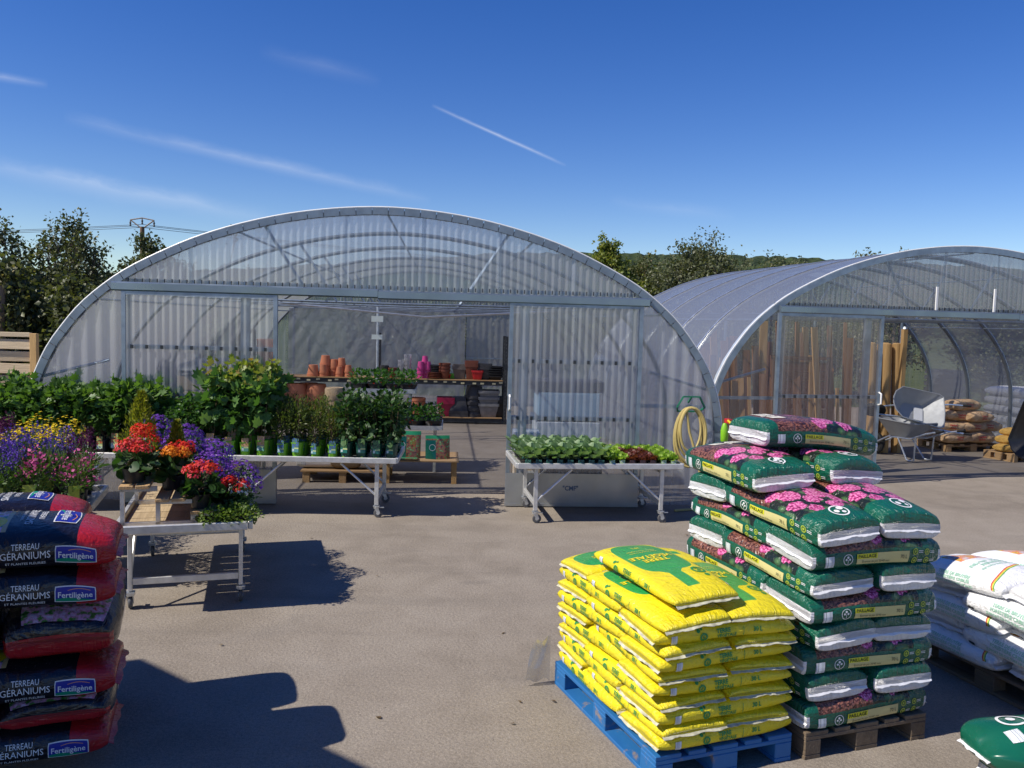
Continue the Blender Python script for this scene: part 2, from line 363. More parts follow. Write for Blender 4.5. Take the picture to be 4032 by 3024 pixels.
def greenhouse(name, label, loc, rz, L, step, trim_n, gl, corr_mat, film_mat, wing_mat=None):
    wing_mat = wing_mat or corr_mat
    G = thing(name, label, 'greenhouse', loc, rz); G.rotation_euler = (0, 0, rz)
    nrib = int(round(L / step)) + 1
    for i in range(nrib):
        p, _ = arch(60, -0.03); y = 0.045 + i * step * (L - 0.09) / L
        MB().tube([(a, y, b) for a, b in p], 0.03, 8).build('rib', M_rib, G, True)
        if i in (0, nrib - 1) or i % 1 == 0:
            zt_ = 2.44
            if i: MB().tube([(-3.22, y, zt_), (0, y, zt_ - 0.015), (3.22, y, zt_)], 0.018, 6).build('tie_rod', M_galv, G, True)
            for sg in (-1, 1):
                MB().tube([(sg * 0.9, y, zt_), (sg * 1.42, y, ztop(1.42) - 0.05)], 0.02, 6).build('brace', M_galv, G, True)
    for s in (-3.3, -1.7, 0.0, 1.7, 3.3):
        MB().tube([(s, 0.03, ztop(s) - 0.065), (s, L - 0.03, ztop(s) - 0.065)], 0.014, 6).build('purlin', M_galv, G, True)
    # roof film, sagging a little between ribs
    ny_ = (nrib - 1) * 4 + 1; vs = []; na = 72
    for j in range(ny_):
        ph = (j % 4) / 4; p, _ = arch(na, 0.004 - 0.014 * math.sin(math.pi * ph)); vs += [(a, 0.02 + (L - 0.04) * j / (ny_ - 1), b) for a, b in p]
    m_ = MB(); m_.add(vs, [(j * na + i, j * na + i + 1, (j + 1) * na + i + 1, (j + 1) * na + i) for j in range(ny_ - 1) for i in range(na - 1)]); m_.build('roof_film', film_mat, G, True)
    if trim_n < 20:   # added pale tubes imitating the sunlit ribs that show through the film
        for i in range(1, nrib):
            p, _ = arch(60, 0.012); y = 0.045 + i * step * (L - 0.09) / L; MB().tube([(a, y, b) for a, b in p], 0.011, 6).build('lit_rib_line', M_galv_l, G, True)
    # front edge flashing in short lengths
    p1, _ = arch(trim_n * 6 + 1, -0.06); p2, _ = arch(trim_n * 6 + 1, 0.022); p3, _ = arch(trim_n * 6 + 1, 0.018)
    for k in range(trim_n):
        q = MB(); i0, i1 = k * 6, k * 6 + 6; sh = 0.0042 if trim_n > 20 else 0
        rng_ = range(i0, i1 + 1); vs = []
        for i in rng_:
            e = (p1[min(i + 1, len(p1) - 1)] - p1[max(i - 1, 0)]); e = e / np.linalg.norm(e) * (sh if i == i0 else -sh if i == i1 else 0)
            a, b, c = p1[i] + e, p2[i] + e, p3[i] + e
            vs += [(a[0], -0.028, a[1]), (b[0], -0.028, b[1]), (c[0], 0.10, c[1])]
        n_ = len(vs) // 3
        q.add(vs, [(3 * i + 0, 3 * i + 3, 3 * i + 4, 3 * i + 1) for i in range(n_ - 1)]); q.cur = 1
        q.add([v for v in vs], [(3 * i + 1, 3 * i + 4, 3 * i + 5, 3 * i + 2) for i in range(n_ - 1)])
        q.build('edge_flashing', [gl, M_trimw], G)
    p4, _ = arch(90, 0.030); MB().tube([(a, -0.012, b) for a, b in p4], 0.010, 6).build('edge_bead', M_white, G, True)
    # upper gable cladding and the scalloped feet of its sheets
    sheets(G, -3.12, 3.12, 2.535, lambda s: ztop(s) - 0.055, 0.0, corr_mat)
    m_ = MB()
    for i in range(int(6.1 / 0.083)):
        s = (i - 36) * 0.083 + 0.0415
        m_.box((s, -0.020, 2.568), (0.011, 0.012, 0.045))
    tag(m_.build('foam_filler', M_steel_d, G), kind='stuff')
    MB().bar((-3.14, 0.03, 2.56), (3.14, 0.03, 2.56), 0.04, 0.05).build('gable_rail', M_galv, G)
    for sg in (-1, 1):   # fixed wings beside the doors
        sheets(G, *( (-4.06, -2.9) if sg < 0 else (2.9, 4.06) ), 0.02, lambda s: ztop(s) - 0.05, 0.0, wing_mat, 1.2, pitch=0.16, amp=0.012)
        MB().bar((sg * 3.0, 0.06, 1.23), (sg * 4.03, 0.06, 1.23), 0.035, 0.045).build('wing_rail', M_galv, G)
        MB().tube([(sg * 3.2, 0.10, 1.64), (sg * 3.92, 0.06, 1.44)], 0.02, 6).build('wing_brace', M_galv, G, True)
        MB().bar((sg * 2.98, 0.06, 0), (sg * 2.98, 0.06, 2.55), 0.05, 0.05).build('corner_post', M_galv, G)
        MB().bar((sg * 1.64, 0.06, 0), (sg * 1.64, 0.06, 2.55), 0.10, 0.05).build('door_jamb', M_galv, G)
    # back wall
    sheets(G, -4.0, 4.0, 2.5, lambda s: ztop(s) - 0.02, L, corr_mat, 1.0)
    for s in (-3.2, -1.05, 1.05, 3.2): MB().tube([(s, L - 0.06, 0), (s, L - 0.06, 2.5)], 0.03, 8).build('back_post', M_galv, G, True)
    return G
def track(G, cut, tilt=0.0):
    for a, b, dz in ((-3.1, cut, 0.0), (cut + 0.004, 3.12, -0.012)):
        m_ = MB(); poly = [(-0.10, 2.455), (-0.10, 2.53), (-0.085, 2.545), (-0.03, 2.545), (-0.03, 2.455), (-0.045, 2.44), (-0.085, 2.44)]
        n = len(poly); vs = [(a, y, z + dz) for y, z in poly] + [(b, y, z + dz) for y, z in poly]
        m_.add(vs, [(i, (i + 1) % n, n + (i + 1) % n, n + i) for i in range(n)] + [tuple(range(n)), tuple(range(n, 2 * n))[::-1]])
        m_.build('door_track', M_beam, G)
def door(G, s0, s1, rails, corr_mat, plate=0.40, handle=None, logo=None):
    D = MB(); y = -0.065
    for s in (s0, s1): D.bar((s, y, 0.02), (s, y, 2.44), 0.045, 0.05)
    D.bar((s0 + .023, y, 2.42), (s1 - .023, y, 2.42), 0.045, 0.04); D.bar((s0 + .023, y, 0.04), (s1 - .023, y, 0.04), 0.045, 0.04)
    d = D.build('sliding_door', M_galv, G)
    sheets(d, s0 + 0.02, s1 - 0.02, plate - 0.03, 2.40, y - 0.02, corr_mat, 0.9)
    for z in rails:
        MB().bar((s0, y + 0.012, z), (s1, y + 0.012, z), 0.03, 0.05).build('door_rail', M_galv, d)
        c_ = MB(); n = int((s1 - s0) / 0.166)
        for i in range(n): c_.box((s0 + 0.1 + i * 0.166, y - 0.045, z), (0.03, 0.014, 0.042))
        tag(c_.build('rail_clips', M_steel_d, d), kind='stuff')
    if plate:
        p = MB(); p.box(((s0 + s1) / 2, y - 0.05, plate / 2 + 0.01), (s1 - s0 + 0.05, 0.012, plate)); p.box(((s0 + s1) / 2, y - 0.05, 0.03), (s1 - s0 + 0.06, 0.03, 0.03))
        p.build('kick_plate', M_zincplate, d)
    if handle is not None:
        MB().tube([(handle, y - 0.03, 1.34), (handle - .0, y - 0.085, 1.32), (handle, y - 0.085, 1.18), (handle, y - 0.03, 1.16)], 0.013, 8).build('handle', M_white, d, True)
    if logo:
        v, f = text_mesh(logo, 0.03); q = MB(); q.add([(a * 0.05 + (s0 + s1) / 2 - 0.02, y - 0.0585, b * 0.055 + 0.235) for a, b in v], f); q.build('maker_mark', plain('blue_ink', (0.06, 0.11, 0.22), 0.5), d)
    return d

RZ1 = math.atan(.08); O1 = Vector((-1.497, 9.9, 0)); RZ2 = math.atan(.2); O2 = Vector((6.75, 12.45, 0))
def frame(o, rz):
    t = Vector((math.cos(rz), math.sin(rz), 0)); n = Vector((-math.sin(rz), math.cos(rz), 0))
    def pick(px, py, dep=0.0):   # pixel -> (s, z) on the cross plane at that depth
        d = ray(px, py); P0 = o + n * dep; C = Vector((0, 0, CAM_H)); P = C + d * ((P0 - C).dot(n) / d.dot(n)); return (P - o).dot(t), P.z
    def to_w(s, dep, z=0.0): return o + t * s + n * dep + Vector((0, 0, z))
    return pick, to_w
P1, W1 = frame(O1, RZ1); P2, W2 = frame(O2, RZ2)
G1 = greenhouse('greenhouse', 'big arched greenhouse with terracotta pots on racks behind its open doors', O1, RZ1, 12.0, 2.4, 66, M_trim, M_corr, M_film)
track(G1, -0.1)
door(G1, -2.97, -1.27, (1.81, 1.25), M_corr, 0.40)
door(G1, 1.47, 3.03, (1.75, 1.07), M_corr, 0.40, 1.47, '"CMF"')
# wrinkled plastic sheet hung over the back wall, and the clear panel beside it
nx, nz = 90, 44; vs = []; rng = np.random.RandomState(5)
kx = rng.uniform(6, 34, 22); kz = rng.uniform(-14, 10, 22); ph = rng.uniform(0, 6.3, 22); am = 0.028 / (1 + np.hypot(kx, kz) * 0.22)
for j in range(nz):
    for i in range(nx):
        s = -3.3 + 4.5 * i / (nx - 1); z = 0.06 + 2.36 * j / (nz - 1); d = float(np.sum(am * np.abs(np.sin(kx * s * .5 + kz * z * .5 + ph)))); vs.append((s, 11.86 - d, z))
m_ = MB(); m_.add(vs, [(j * nx + i, j * nx + i + 1, (j + 1) * nx + i + 1, (j + 1) * nx + i) for j in range(nz - 1) for i in range(nx - 1)]); m_.build('hung_sheet', M_sheet, G1, True)
sheets(G1, 1.22, 4.0, 0.05, lambda s: min(2.45, ztop(s) - 0.06), 11.98, M_sheet, 1.4, pitch=0.16, amp=0.006)
sheets(G1, -4.0, -3.32, 0.05, lambda s: min(2.45, ztop(s) - 0.06), 11.98, M_corr, 1.4, pitch=0.16, amp=0.006)
MB().bar((1.22, 11.9, 1.25), (3.9, 11.9, 1.25), 0.03, 0.03).build('back_rail', M_galv, G1)
for y in (4.9, 7.3):
    MB().tube([(-3.1, y, 2.5), (0.3, y + 0.6, 2.26), (3.1, y + 1.0, 2.46)], 0.018, 6).build('water_pipe', M_galv_l, G1, True)
M_card = plain('pale_card', (0.70, 0.78, 0.74), 0.6, 0, 0.05)

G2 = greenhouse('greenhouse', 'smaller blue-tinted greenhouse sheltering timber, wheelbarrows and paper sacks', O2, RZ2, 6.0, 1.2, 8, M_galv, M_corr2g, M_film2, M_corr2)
track(G2, 0.75)
door(G2, -3.1, -1.5, (1.27,), M_corr2, 0.0, -1.5)
for s in (-0.62, 0.35):   # two white strips fixed on the upper gable
    MB().box((s, -0.05, 2.72), (0.03, 0.02, 0.34)).build('vent_strip', M_white, G2)
# ------------------------------------------------------------------ pallets
def pallet(name, label, loc, rz, mat, mat2, group=None, w=0.8, d=1.2):
    P = thing(name, label, 'pallet', loc, rz, group)
    for i, (x, ww) in enumerate(zip(np.linspace(-w / 2 + .0725, w / 2 - .0725, 5), (.145, .10, .145, .10, .145))):
        MB().box((x, 0, .133), (ww, d, .022)).build('deck_board', mat2, P, bevel=.003)
    for y in (-d / 2 + .0725, 0, d / 2 - .0725):
        MB().box((0, y, .111), (w, .145, .022)).build('stringer_board', mat, P, bevel=.003)
        for x in (-w / 2 + .05, 0, w / 2 - .05): MB().box((x, y, .061), (.10 if x else .145, .145, .078)).build('block', mat, P, bevel=.004)
    for x in (-w / 2 + .05, 0, w / 2 - .05): MB().box((x, 0, .011), (.10 if x else .145, d, .022)).build('bottom_board', mat2, P, bevel=.003)
    return P

# ------------------------------------------------------------------ filled plastic bags
class Bag:
    def __init__(s, L, W, H, seed, m=6.0, nc=4.0, hmin=0.25, wmin=0.93, wr=0.006, er=1.6):
        s.L, s.W, s.H, s.er = L, W, H, er; s.m, s.hmin, s.wmin, s.wr = m, hmin, wmin, wr; r = np.random.RandomState(seed); s.r = r
        a = np.linspace(0, 2 * math.pi, 721); c, q = np.cos(a), np.sin(a)
        y = -np.sign(c) * np.abs(c) ** (2 / nc) * W / 2; z = np.sign(q) * np.abs(q) ** (2 / nc) * H / 2
        d = np.r_[0, np.cumsum(np.hypot(np.diff(y), np.diff(z)))]; s.g = d[-1]; s.tb = (d, y, z)
        s.kx = r.uniform(-14, 14, 10); s.kb = r.uniform(-18, 18, 10); s.ph = r.uniform(0, 6.28, 10)
        s.ek = r.uniform(40, 120, 8); s.ep = r.uniform(0, 6.28, 8); s.xf = None
    def surf(s, U, B):
        U = np.asarray(U, float); B = np.asarray(B, float) % s.g; d, y, z = s.tb
        t = np.clip(np.abs(U) / (s.L / 2), 0, 1); hs = np.maximum((1 - t ** s.m) ** (1 / s.m), 0); hs = s.hmin + (1 - s.hmin) * hs; ws = s.wmin + (1 - s.wmin) * (1 - t ** 5)
        cy, cz = np.interp(B, d, y), np.interp(B, d, z)
        n = sum(np.sin(k * U + b * (cy + cz * 2) + p) for k, b, p in zip(s.kx, s.kb, s.ph)) / 10 * s.wr * 2.2
        e = np.exp(-(1 - t) / 0.10); n = n + e * sum(np.sin(k * B + p) for k, p in zip(s.ek, s.ep)) / 8 * s.wr * s.er
        P = np.stack([U + 0 * B, cy * ws, cz * hs + s.H / 2], -1)
        dome = 0.10 * s.H * (1 - (2 * cy / s.W) ** 2) * (1 - t ** 2) * np.sign(cz)
        P[..., 2] += n * (cz > -s.H * 0.42) + np.where(cz > 0, dome, 0); P[..., 1] += n * np.sign(cy) * 0.8
        if s.xf: P[..., 2] += s.xf(P[..., 0], P[..., 1])
        return P
    def normal(s, U, B):
        e = 0.004; a = s.surf(U + e, B) - s.surf(U - e, B); b = s.surf(U, B + e) - s.surf(U, B - e); n = np.cross(a, b); return n / (np.linalg.norm(n, axis=-1, keepdims=True) + 1e-9)
    def mesh(s, mat, name='bag', nb=44):
        t = np.r_[np.linspace(0, .84, 11), .88, .915, .94, .96, .975, .987, .995, 1.0]; U = np.r_[-t[:0:-1], t] * s.L / 2; B = np.linspace(0, s.g, nb + 1)[:-1]
        UU, BB = np.meshgrid(U, B, indexing='ij'); P = s.surf(UU, BB); nu = len(U); vs = P.reshape(-1, 3).tolist(); fs = []
        for i in range(nu - 1):
            for k in range(nb): fs.append((i * nb + k, (i + 1) * nb + k, (i + 1) * nb + (k + 1) % nb, i * nb + (k + 1) % nb))
        fs += [tuple(range(nb)), tuple(range((nu - 1) * nb, nu * nb))[::-1]]
        me = bpy.data.meshes.new(name); me.from_pydata(vs, [], fs); me.materials.append(mat)
        u0 = me.uv_layers.new(name='flat'); u1 = me.uv_layers.new(name='shape'); d, y, z = s.tb; zf = P[..., 2].copy()
        if s.xf: zf -= s.xf(P[..., 0], P[..., 1])
        zf = (zf / s.H).ravel(); tt = (np.abs(UU) / (s.L / 2)).ravel(); Uf, Bf = UU.ravel(), BB.ravel(); A = []; C = []
        for f in fs:
            wrap = len(f) == 4 and max(i % nb for i in f) == nb - 1 and min(i % nb for i in f) == 0
            for i in f:
                b = Bf[i] + (s.g if wrap and i % nb == 0 else 0); A += [Uf[i], b]; C += [tt[i], zf[i]]
        u0.data.foreach_set('uv', A); u1.data.foreach_set('uv', C)
        me.polygons.foreach_set('use_smooth', [True] * len(fs)); me.update(); s.me = me; return me
    def decal(s, v, f, u, b, size, rot=0.0, side='front', off=0.003):
        v = np.asarray(v, float) * size; c, q = math.cos(rot), math.sin(rot); v = np.stack([v[:, 0] * c - v[:, 1] * q, v[:, 0] * q + v[:, 1] * c], 1) + [u, b]
        if side == 'back': U, B = -v[:, 0], s.g / 2 - v[:, 1]
        elif side == 'top': U, B = v[:, 0], s.g / 4 + v[:, 1]
        else: U, B = v[:, 0], v[:, 1]
        P = s.surf(U, B) + s.normal(U, B) * off; return P.tolist(), f
def gridrect(w, h, nx=8, ny=4):
    xs, ys = np.linspace(-w / 2, w / 2, nx + 1), np.linspace(-h / 2, h / 2, ny + 1); v = [(x, y) for y in ys for x in xs]
    return np.array(v), [(j * (nx + 1) + i, j * (nx + 1) + i + 1, (j + 1) * (nx + 1) + i + 1, (j + 1) * (nx + 1) + i) for j in range(ny) for i in range(nx)]
def disc(r, n=16, r0=0.0):
    a = np.linspace(0, 2 * math.pi, n + 1)[:-1]; rs = [r0, (r0 + r) / 2, r] if r0 else [0.001, r / 2, r]; v = [(k * math.cos(t), k * math.sin(t)) for k in rs for t in a]
    return np.array(v), [(j * n + i, j * n + (i + 1) % n, (j + 1) * n + (i + 1) % n, (j + 1) * n + i) for j in range(2) for i in range(n)]
def fit(s, w, bold=0.0):
    """lettering squeezed to width w for capitals of height 1"""
    v, f = text_mesh(s, bold); v = v.copy(); v[:, 0] *= w / (v[:, 0].max() - v[:, 0].min()); return v, f
def merged(*parts):
    V = []; F = []
    for v, f in parts: o = len(V); V += [tuple(p) for p in v]; F += [tuple(i + o for i in q) for q in f]
    return V, F

def bagbump(M, amt=0.006):
    co = M.obj_co((9, 4, 9)); n1 = M.noise(1.6, 4, co, 0.6, 1.4); u, b, uv = M.uv('flat'); t, zf, _ = M.uv('shape')
    mp = M.node('ShaderNodeMapping'); mp.inputs['Scale'].default_value = (9, 30, 1); mp.inputs['Rotation'].default_value = (0, 0, .35); M.link(uv, mp.inputs['Vector']); n2 = M.noise(1.0, 4, mp.outputs[0], 0.6, 1.8)
    ends = ((t - 0.62) * 2.6).clamp(); r1 = (M.noise(0.75, 2, co, 0.5, 2.0) - 0.5).abs(); r2 = (M.noise(2.6, 2, co, 0.5, 1.6) - 0.5).abs(); M.bump(n1 * 0.45 + n2 * (ends * 0.8 + 0.35) - (r1 * 2.2).mn(0.35) * 0.75 - (r2 * 2.2).mn(0.3) * 0.25, amt * 2.2, 0.9); return u, b, t, zf
def yellow_mat(g):
    M = Mat('yellow_bag_film', 0.30, 0, 0.5); u, b, t, zf = bagbump(M); v = b - g / 4
    c = M.mix(M.noise(3, 3) * 0.5, (0.80, 0.66, 0.015), (0.72, 0.60, 0.02))
    crown = ((((u + 0.13) / 0.235).pw(4.0)) + ((v / 0.155).pw(4.0))).lt(1.0); trunk = inside(u, 0.05, 0.30) * (v + 0.02).abs().lt(0.038); flare = inside(u, 0.04, 0.16) * (v + 0.02).abs().lt(0.16 - u * 0.9)
    c = M.mix(crown.mx(trunk).mx(flare), c, (0.012, 0.30, 0.075)); c = M.mix(((M.noise(2.5, 5, None, .6, .8) - .5) * 3.0).clamp() * .22, c, (0.52, 0.42, 0.12)); c = M.mix(M.rnd_obj() * .10, c, (0.60, 0.46, 0.01)); M.color(c); r_ = M.noise(5, 3); M.rough((r_ - .5) * .5 + .30); return M.m
def bark_colour(M, uv):
    n = M.node('ShaderNodeMapping'); n.inputs['Scale'].default_value = (80, 130, 1); M.link(uv, n.inputs['Vector'])
    d = M.voro(1.0, n.outputs[0]); col = M.node('ShaderNodeTexVoronoi', Scale=1.0); M.link(n.outputs[0], col.inputs['Vector']); sp = M.node('ShaderNodeSeparateColor'); M.link(col.outputs['Color'], sp.inputs[0])
    return M.ramp(X(M.nt, sp.outputs[0]) * 0.8 - d * 0.25 + 0.15, [(0.1, (0.035, 0.012, 0.010)), (0.45, (0.135, 0.048, 0.034)), (0.85, (0.30, 0.125, 0.085))])
def paillage_mat(g):
    M = Mat('bark_mulch_bag_film', 0.24, 0, 0.55); u, b, t, zf = bagbump(M, 0.007); v = b - g / 4; uv = M.uv('flat')[2]
    green = M.mix(M.noise(4, 3), (0.004, 0.085, 0.050), (0.008, 0.120, 0.072)); bark = bark_colour(M, uv)
    mp = M.node('ShaderNodeMapping'); mp.inputs['Scale'].default_value = (85, 85, 1); M.link(uv, mp.inputs['Vector']); fd = M.voro(1.0, mp.outputs[0])
    pink = M.ramp(fd, [(0.0, (0.86, 0.46, 0.62)), (0.35, (0.74, 0.20, 0.42)), (0.6, (0.50, 0.06, 0.22)), (0.85, (0.20, 0.02, 0.08))])
    mp2 = M.node('ShaderNodeMapping'); mp2.inputs['Scale'].default_value = (16, 24, 1); M.link(uv, mp2.inputs['Vector']); lv = M.voro(1.0, mp2.outputs[0])
    leaf = M.ramp(lv, [(0.0, (0.10, 0.20, 0.075)), (0.35, (0.045, 0.10, 0.04)), (0.55, (0.012, 0.018, 0.014))])
    un = u + (M.noise(38, 3, uv) - 0.5) * 0.045; vn = v + (M.noise(43, 3, uv) - 0.5) * 0.045; fl = None
    for a, c_, r in [(-.04, .09, .06), (.05, -.10, .062), (.075, .06, .068), (.14, -.02, .05), (.17, .13, .055), (.17, -.145, .05), (-.02, -.16, .045), (.235, .05, .045), (.10, .17, .05), (.24, -.08, .04)]:
        k = ((un - a).sq() + (vn - c_).sq()).lt(r * r); fl = k if fl is None else fl.mx(k)
    zone = (u + v * 0.18 + (M.noise(9, 2, uv) - 0.5) * 0.10).gt(-0.03)
    c = M.mix(zone, bark, leaf); c = M.mix(fl * u.gt(-.10), c, pink)
    c = M.mix(inside(u, .275, .36), c, green); c = M.mix(u.lt(-.335).mx(u.gt(.35)), c, green)
    topz = v.abs().lt(g / 4 - 0.026 + (M.noise(12, 2, uv) - 0.5) * 0.006); c = M.mix(topz, green, c)
    endm = t.gt(0.955); band = zf.lt(0.60); c = M.mix(endm * band, c, M.mix(M.noise(30, 3), (0.62, 0.63, 0.66), (0.80, 0.80, 0.82)))
    M.color(c); return M.m
def white_mat(g):
    M = Mat('white_bag_film', 0.42, 0, 0.4); u, b, t, zf = bagbump(M, 0.008); v = b - g / 4; uv = M.uv('flat')[2]
    c = M.mix(M.noise(6, 3), (0.74, 0.75, 0.77), (0.82, 0.82, 0.82)); mp = M.node('ShaderNodeMapping'); mp.inputs['Scale'].default_value = (22, 22, 1); M.link(uv, mp.inputs['Vector'])
    n = M.noise(1.0, 3, mp.outputs[0]); pic = M.ramp(n, [(0.30, (0.10, 0.08, 0.40)), (0.42, (0.62, 0.56, 0.52)), (0.52, (0.70, 0.16, 0.05)), (0.60, (0.78, 0.50, 0.05)), (0.7, (0.18, 0.32, 0.08))])
    c = M.mix(((u + .12).abs().lt(0.085)) * v.abs().lt(0.12), c, pic)
    for o, cc in ((0.0, (0.62, 0.05, 0.03)), (0.014, (0.75, 0.55, 0.04)), (0.028, (0.12, 0.36, 0.08))):
        c = M.mix(inside(u + v * 0.35, .20 + o * .6, .208 + o * .6) * v.abs().lt(g / 4 + .02), c, cc)
    M.color(c); return M.m
def red_mat(g):
    M = Mat('black_red_bag_film', 0.20, 0, 0.6); u, b, t, zf = bagbump(M, 0.0045); v = b - g / 4; uv = M.uv('flat')[2]
    mp = M.node('ShaderNodeMapping'); mp.inputs['Scale'].default_value = (26, 26, 1); M.link(uv, mp.inputs['Vector'])
    speck = M.voro(90, uv); c = M.mix(speck.lt(0.16) * v.abs().lt(.2), (0.010, 0.008, 0.011), (0.05, 0.035, 0.04))
    n = M.noise(1.0, 3, mp.outputs[0]); pic = M.ramp(n, [(0.28, (0.03, 0.10, 0.02)), (0.42, (0.10, 0.24, 0.05)), (0.50, (0.60, 0.25, 0.38)), (0.62, (0.62, 0.50, 0.62)), (0.72, (0.55, 0.05, 0.06))])
    top = v.abs().lt(0.19)
    c = M.mix(inside(u, -.40, -.035) * top, c, pic); c = M.mix(inside(u, -.045, -.025) * top, c, (0.50, 0.36, 0.16))
    c = M.mix(((u + .11).sq() + (v + .09).sq()).lt(.075 * .075), c, (0.80, 0.55, 0.01)); c = M.mix(((u + .11).sq() + (v + .09).sq()).lt(.066 * .066) * (v + .09).abs().gt(.03), c, (0.75, 0.35, 0.01))
    red = u.gt(.265).mx(t.gt(.90) * zf.lt(.58)); c = M.mix(red, c, M.mix(M.noise(5, 3), (0.30, 0.008, 0.012), (0.42, 0.016, 0.018)))
    M.color(c); return M.m
def kraft_mat():
    M = Mat('kraft_paper', 0.8, 0, 0.2); co = M.obj_co((6, 6, 9)); n = M.noise(1.4, 5, co, 0.6, 1.0); M.color(M.ramp(n, [(0.3, (0.50, 0.32, 0.17)), (0.7, (0.72, 0.50, 0.30))])); M.bump(M.voro(1.2, co, 'F1') + n, 0.03, 1.0); return M.m

INK = {k: plain('ink_' + k, c, 0.45, 0, 0.04) for k, c in dict(green=(0.02, 0.26, 0.07), black=(0.02, 0.022, 0.02), white=(0.78, 0.78, 0.78), cream=(0.62, 0.55, 0.24), lemon=(0.72, 0.70, 0.02), lime=(0.38, 0.48, 0.05),
       blue=(0.012, 0.020, 0.30), teal=(0.0, 0.24, 0.13), pale=(0.36, 0.60, 0.46), label=(0.60, 0.70, 0.78), red=(0.55, 0.03, 0.03), orange=(0.75, 0.30, 0.10), yellow=(0.80, 0.66, 0.02), grey=(0.55, 0.55, 0.56), ivory=(0.74, 0.70, 0.58)).items()}
M_barcode = Mat('barcode', 0.5); _c = Mat.obj_co(M_barcode, (1, 1, 1)); 
_u, _v, _ = (None, None, None)
M_barcode.color(M_barcode.mix(M_barcode.noise(1.0, 1, M_barcode.obj_co((260, 0.01, 0.01))).gt(0.52) * 0.8, (0.72, 0.76, 0.80), (0.10, 0.12, 0.14))); M_barcode = M_barcode.m

def print_part(o, bag, name, items, mat):
    """items: (verts, faces, u, b, size, rot, side, offset)"""
    if name in ('printed_lettering', 'discount_lettering') and len(items) > 1:   # each line of print its own part
        for it in items: print_part(o, bag, name, [it], mat)
        return
    V, F = merged(*[bag.decal(*it) for it in items]); me = bpy.data.meshes.new(name); me.from_pydata(V, [], F); me.materials.append(mat); p_ = link(name, me, o)
    if name in ('printed_badges', 'small_print'): p_['kind'] = 'stuff'
def flap(o, bag, sgn, mat, width=0.03, zf=0.5, drop=0.35):
    """welded end seam: a thin strip across the bag end, slightly ragged"""
    n = 26; r = bag.r; ph0 = r.uniform(0, 6.28); e = MB(); ys = np.linspace(-bag.W * bag.wmin / 2, bag.W * bag.wmin / 2, n); vs = []
    for k, y in enumerate(ys):
        x = sgn * (bag.L / 2 - 0.004); z = bag.H * zf + 0.0016 * math.sin(k * 0.5 + ph0) + 0.0008 * math.sin(k * 2.3); wv = width * (0.85 + 0.15 * math.sin(k * .7 + ph0) + 0.12 * r.rand()); dz = -drop * wv - 0.003 * r.rand()
        if bag.xf: z += float(bag.xf(np.array(x), np.array(y)))
        vs += [(x, y, z + .0012), (x + sgn * wv, y, z + dz + .001), (x + sgn * wv, y, z + dz - .001), (x, y, z - .0015)]
    e.add(vs, [(4 * i + a, 4 * i + 4 + a, 4 * i + 4 + (a + 1) % 4, 4 * i + (a + 1) % 4) for i in range(n - 1) for a in range(4)]); e.build('seam_flap', mat, o, True)

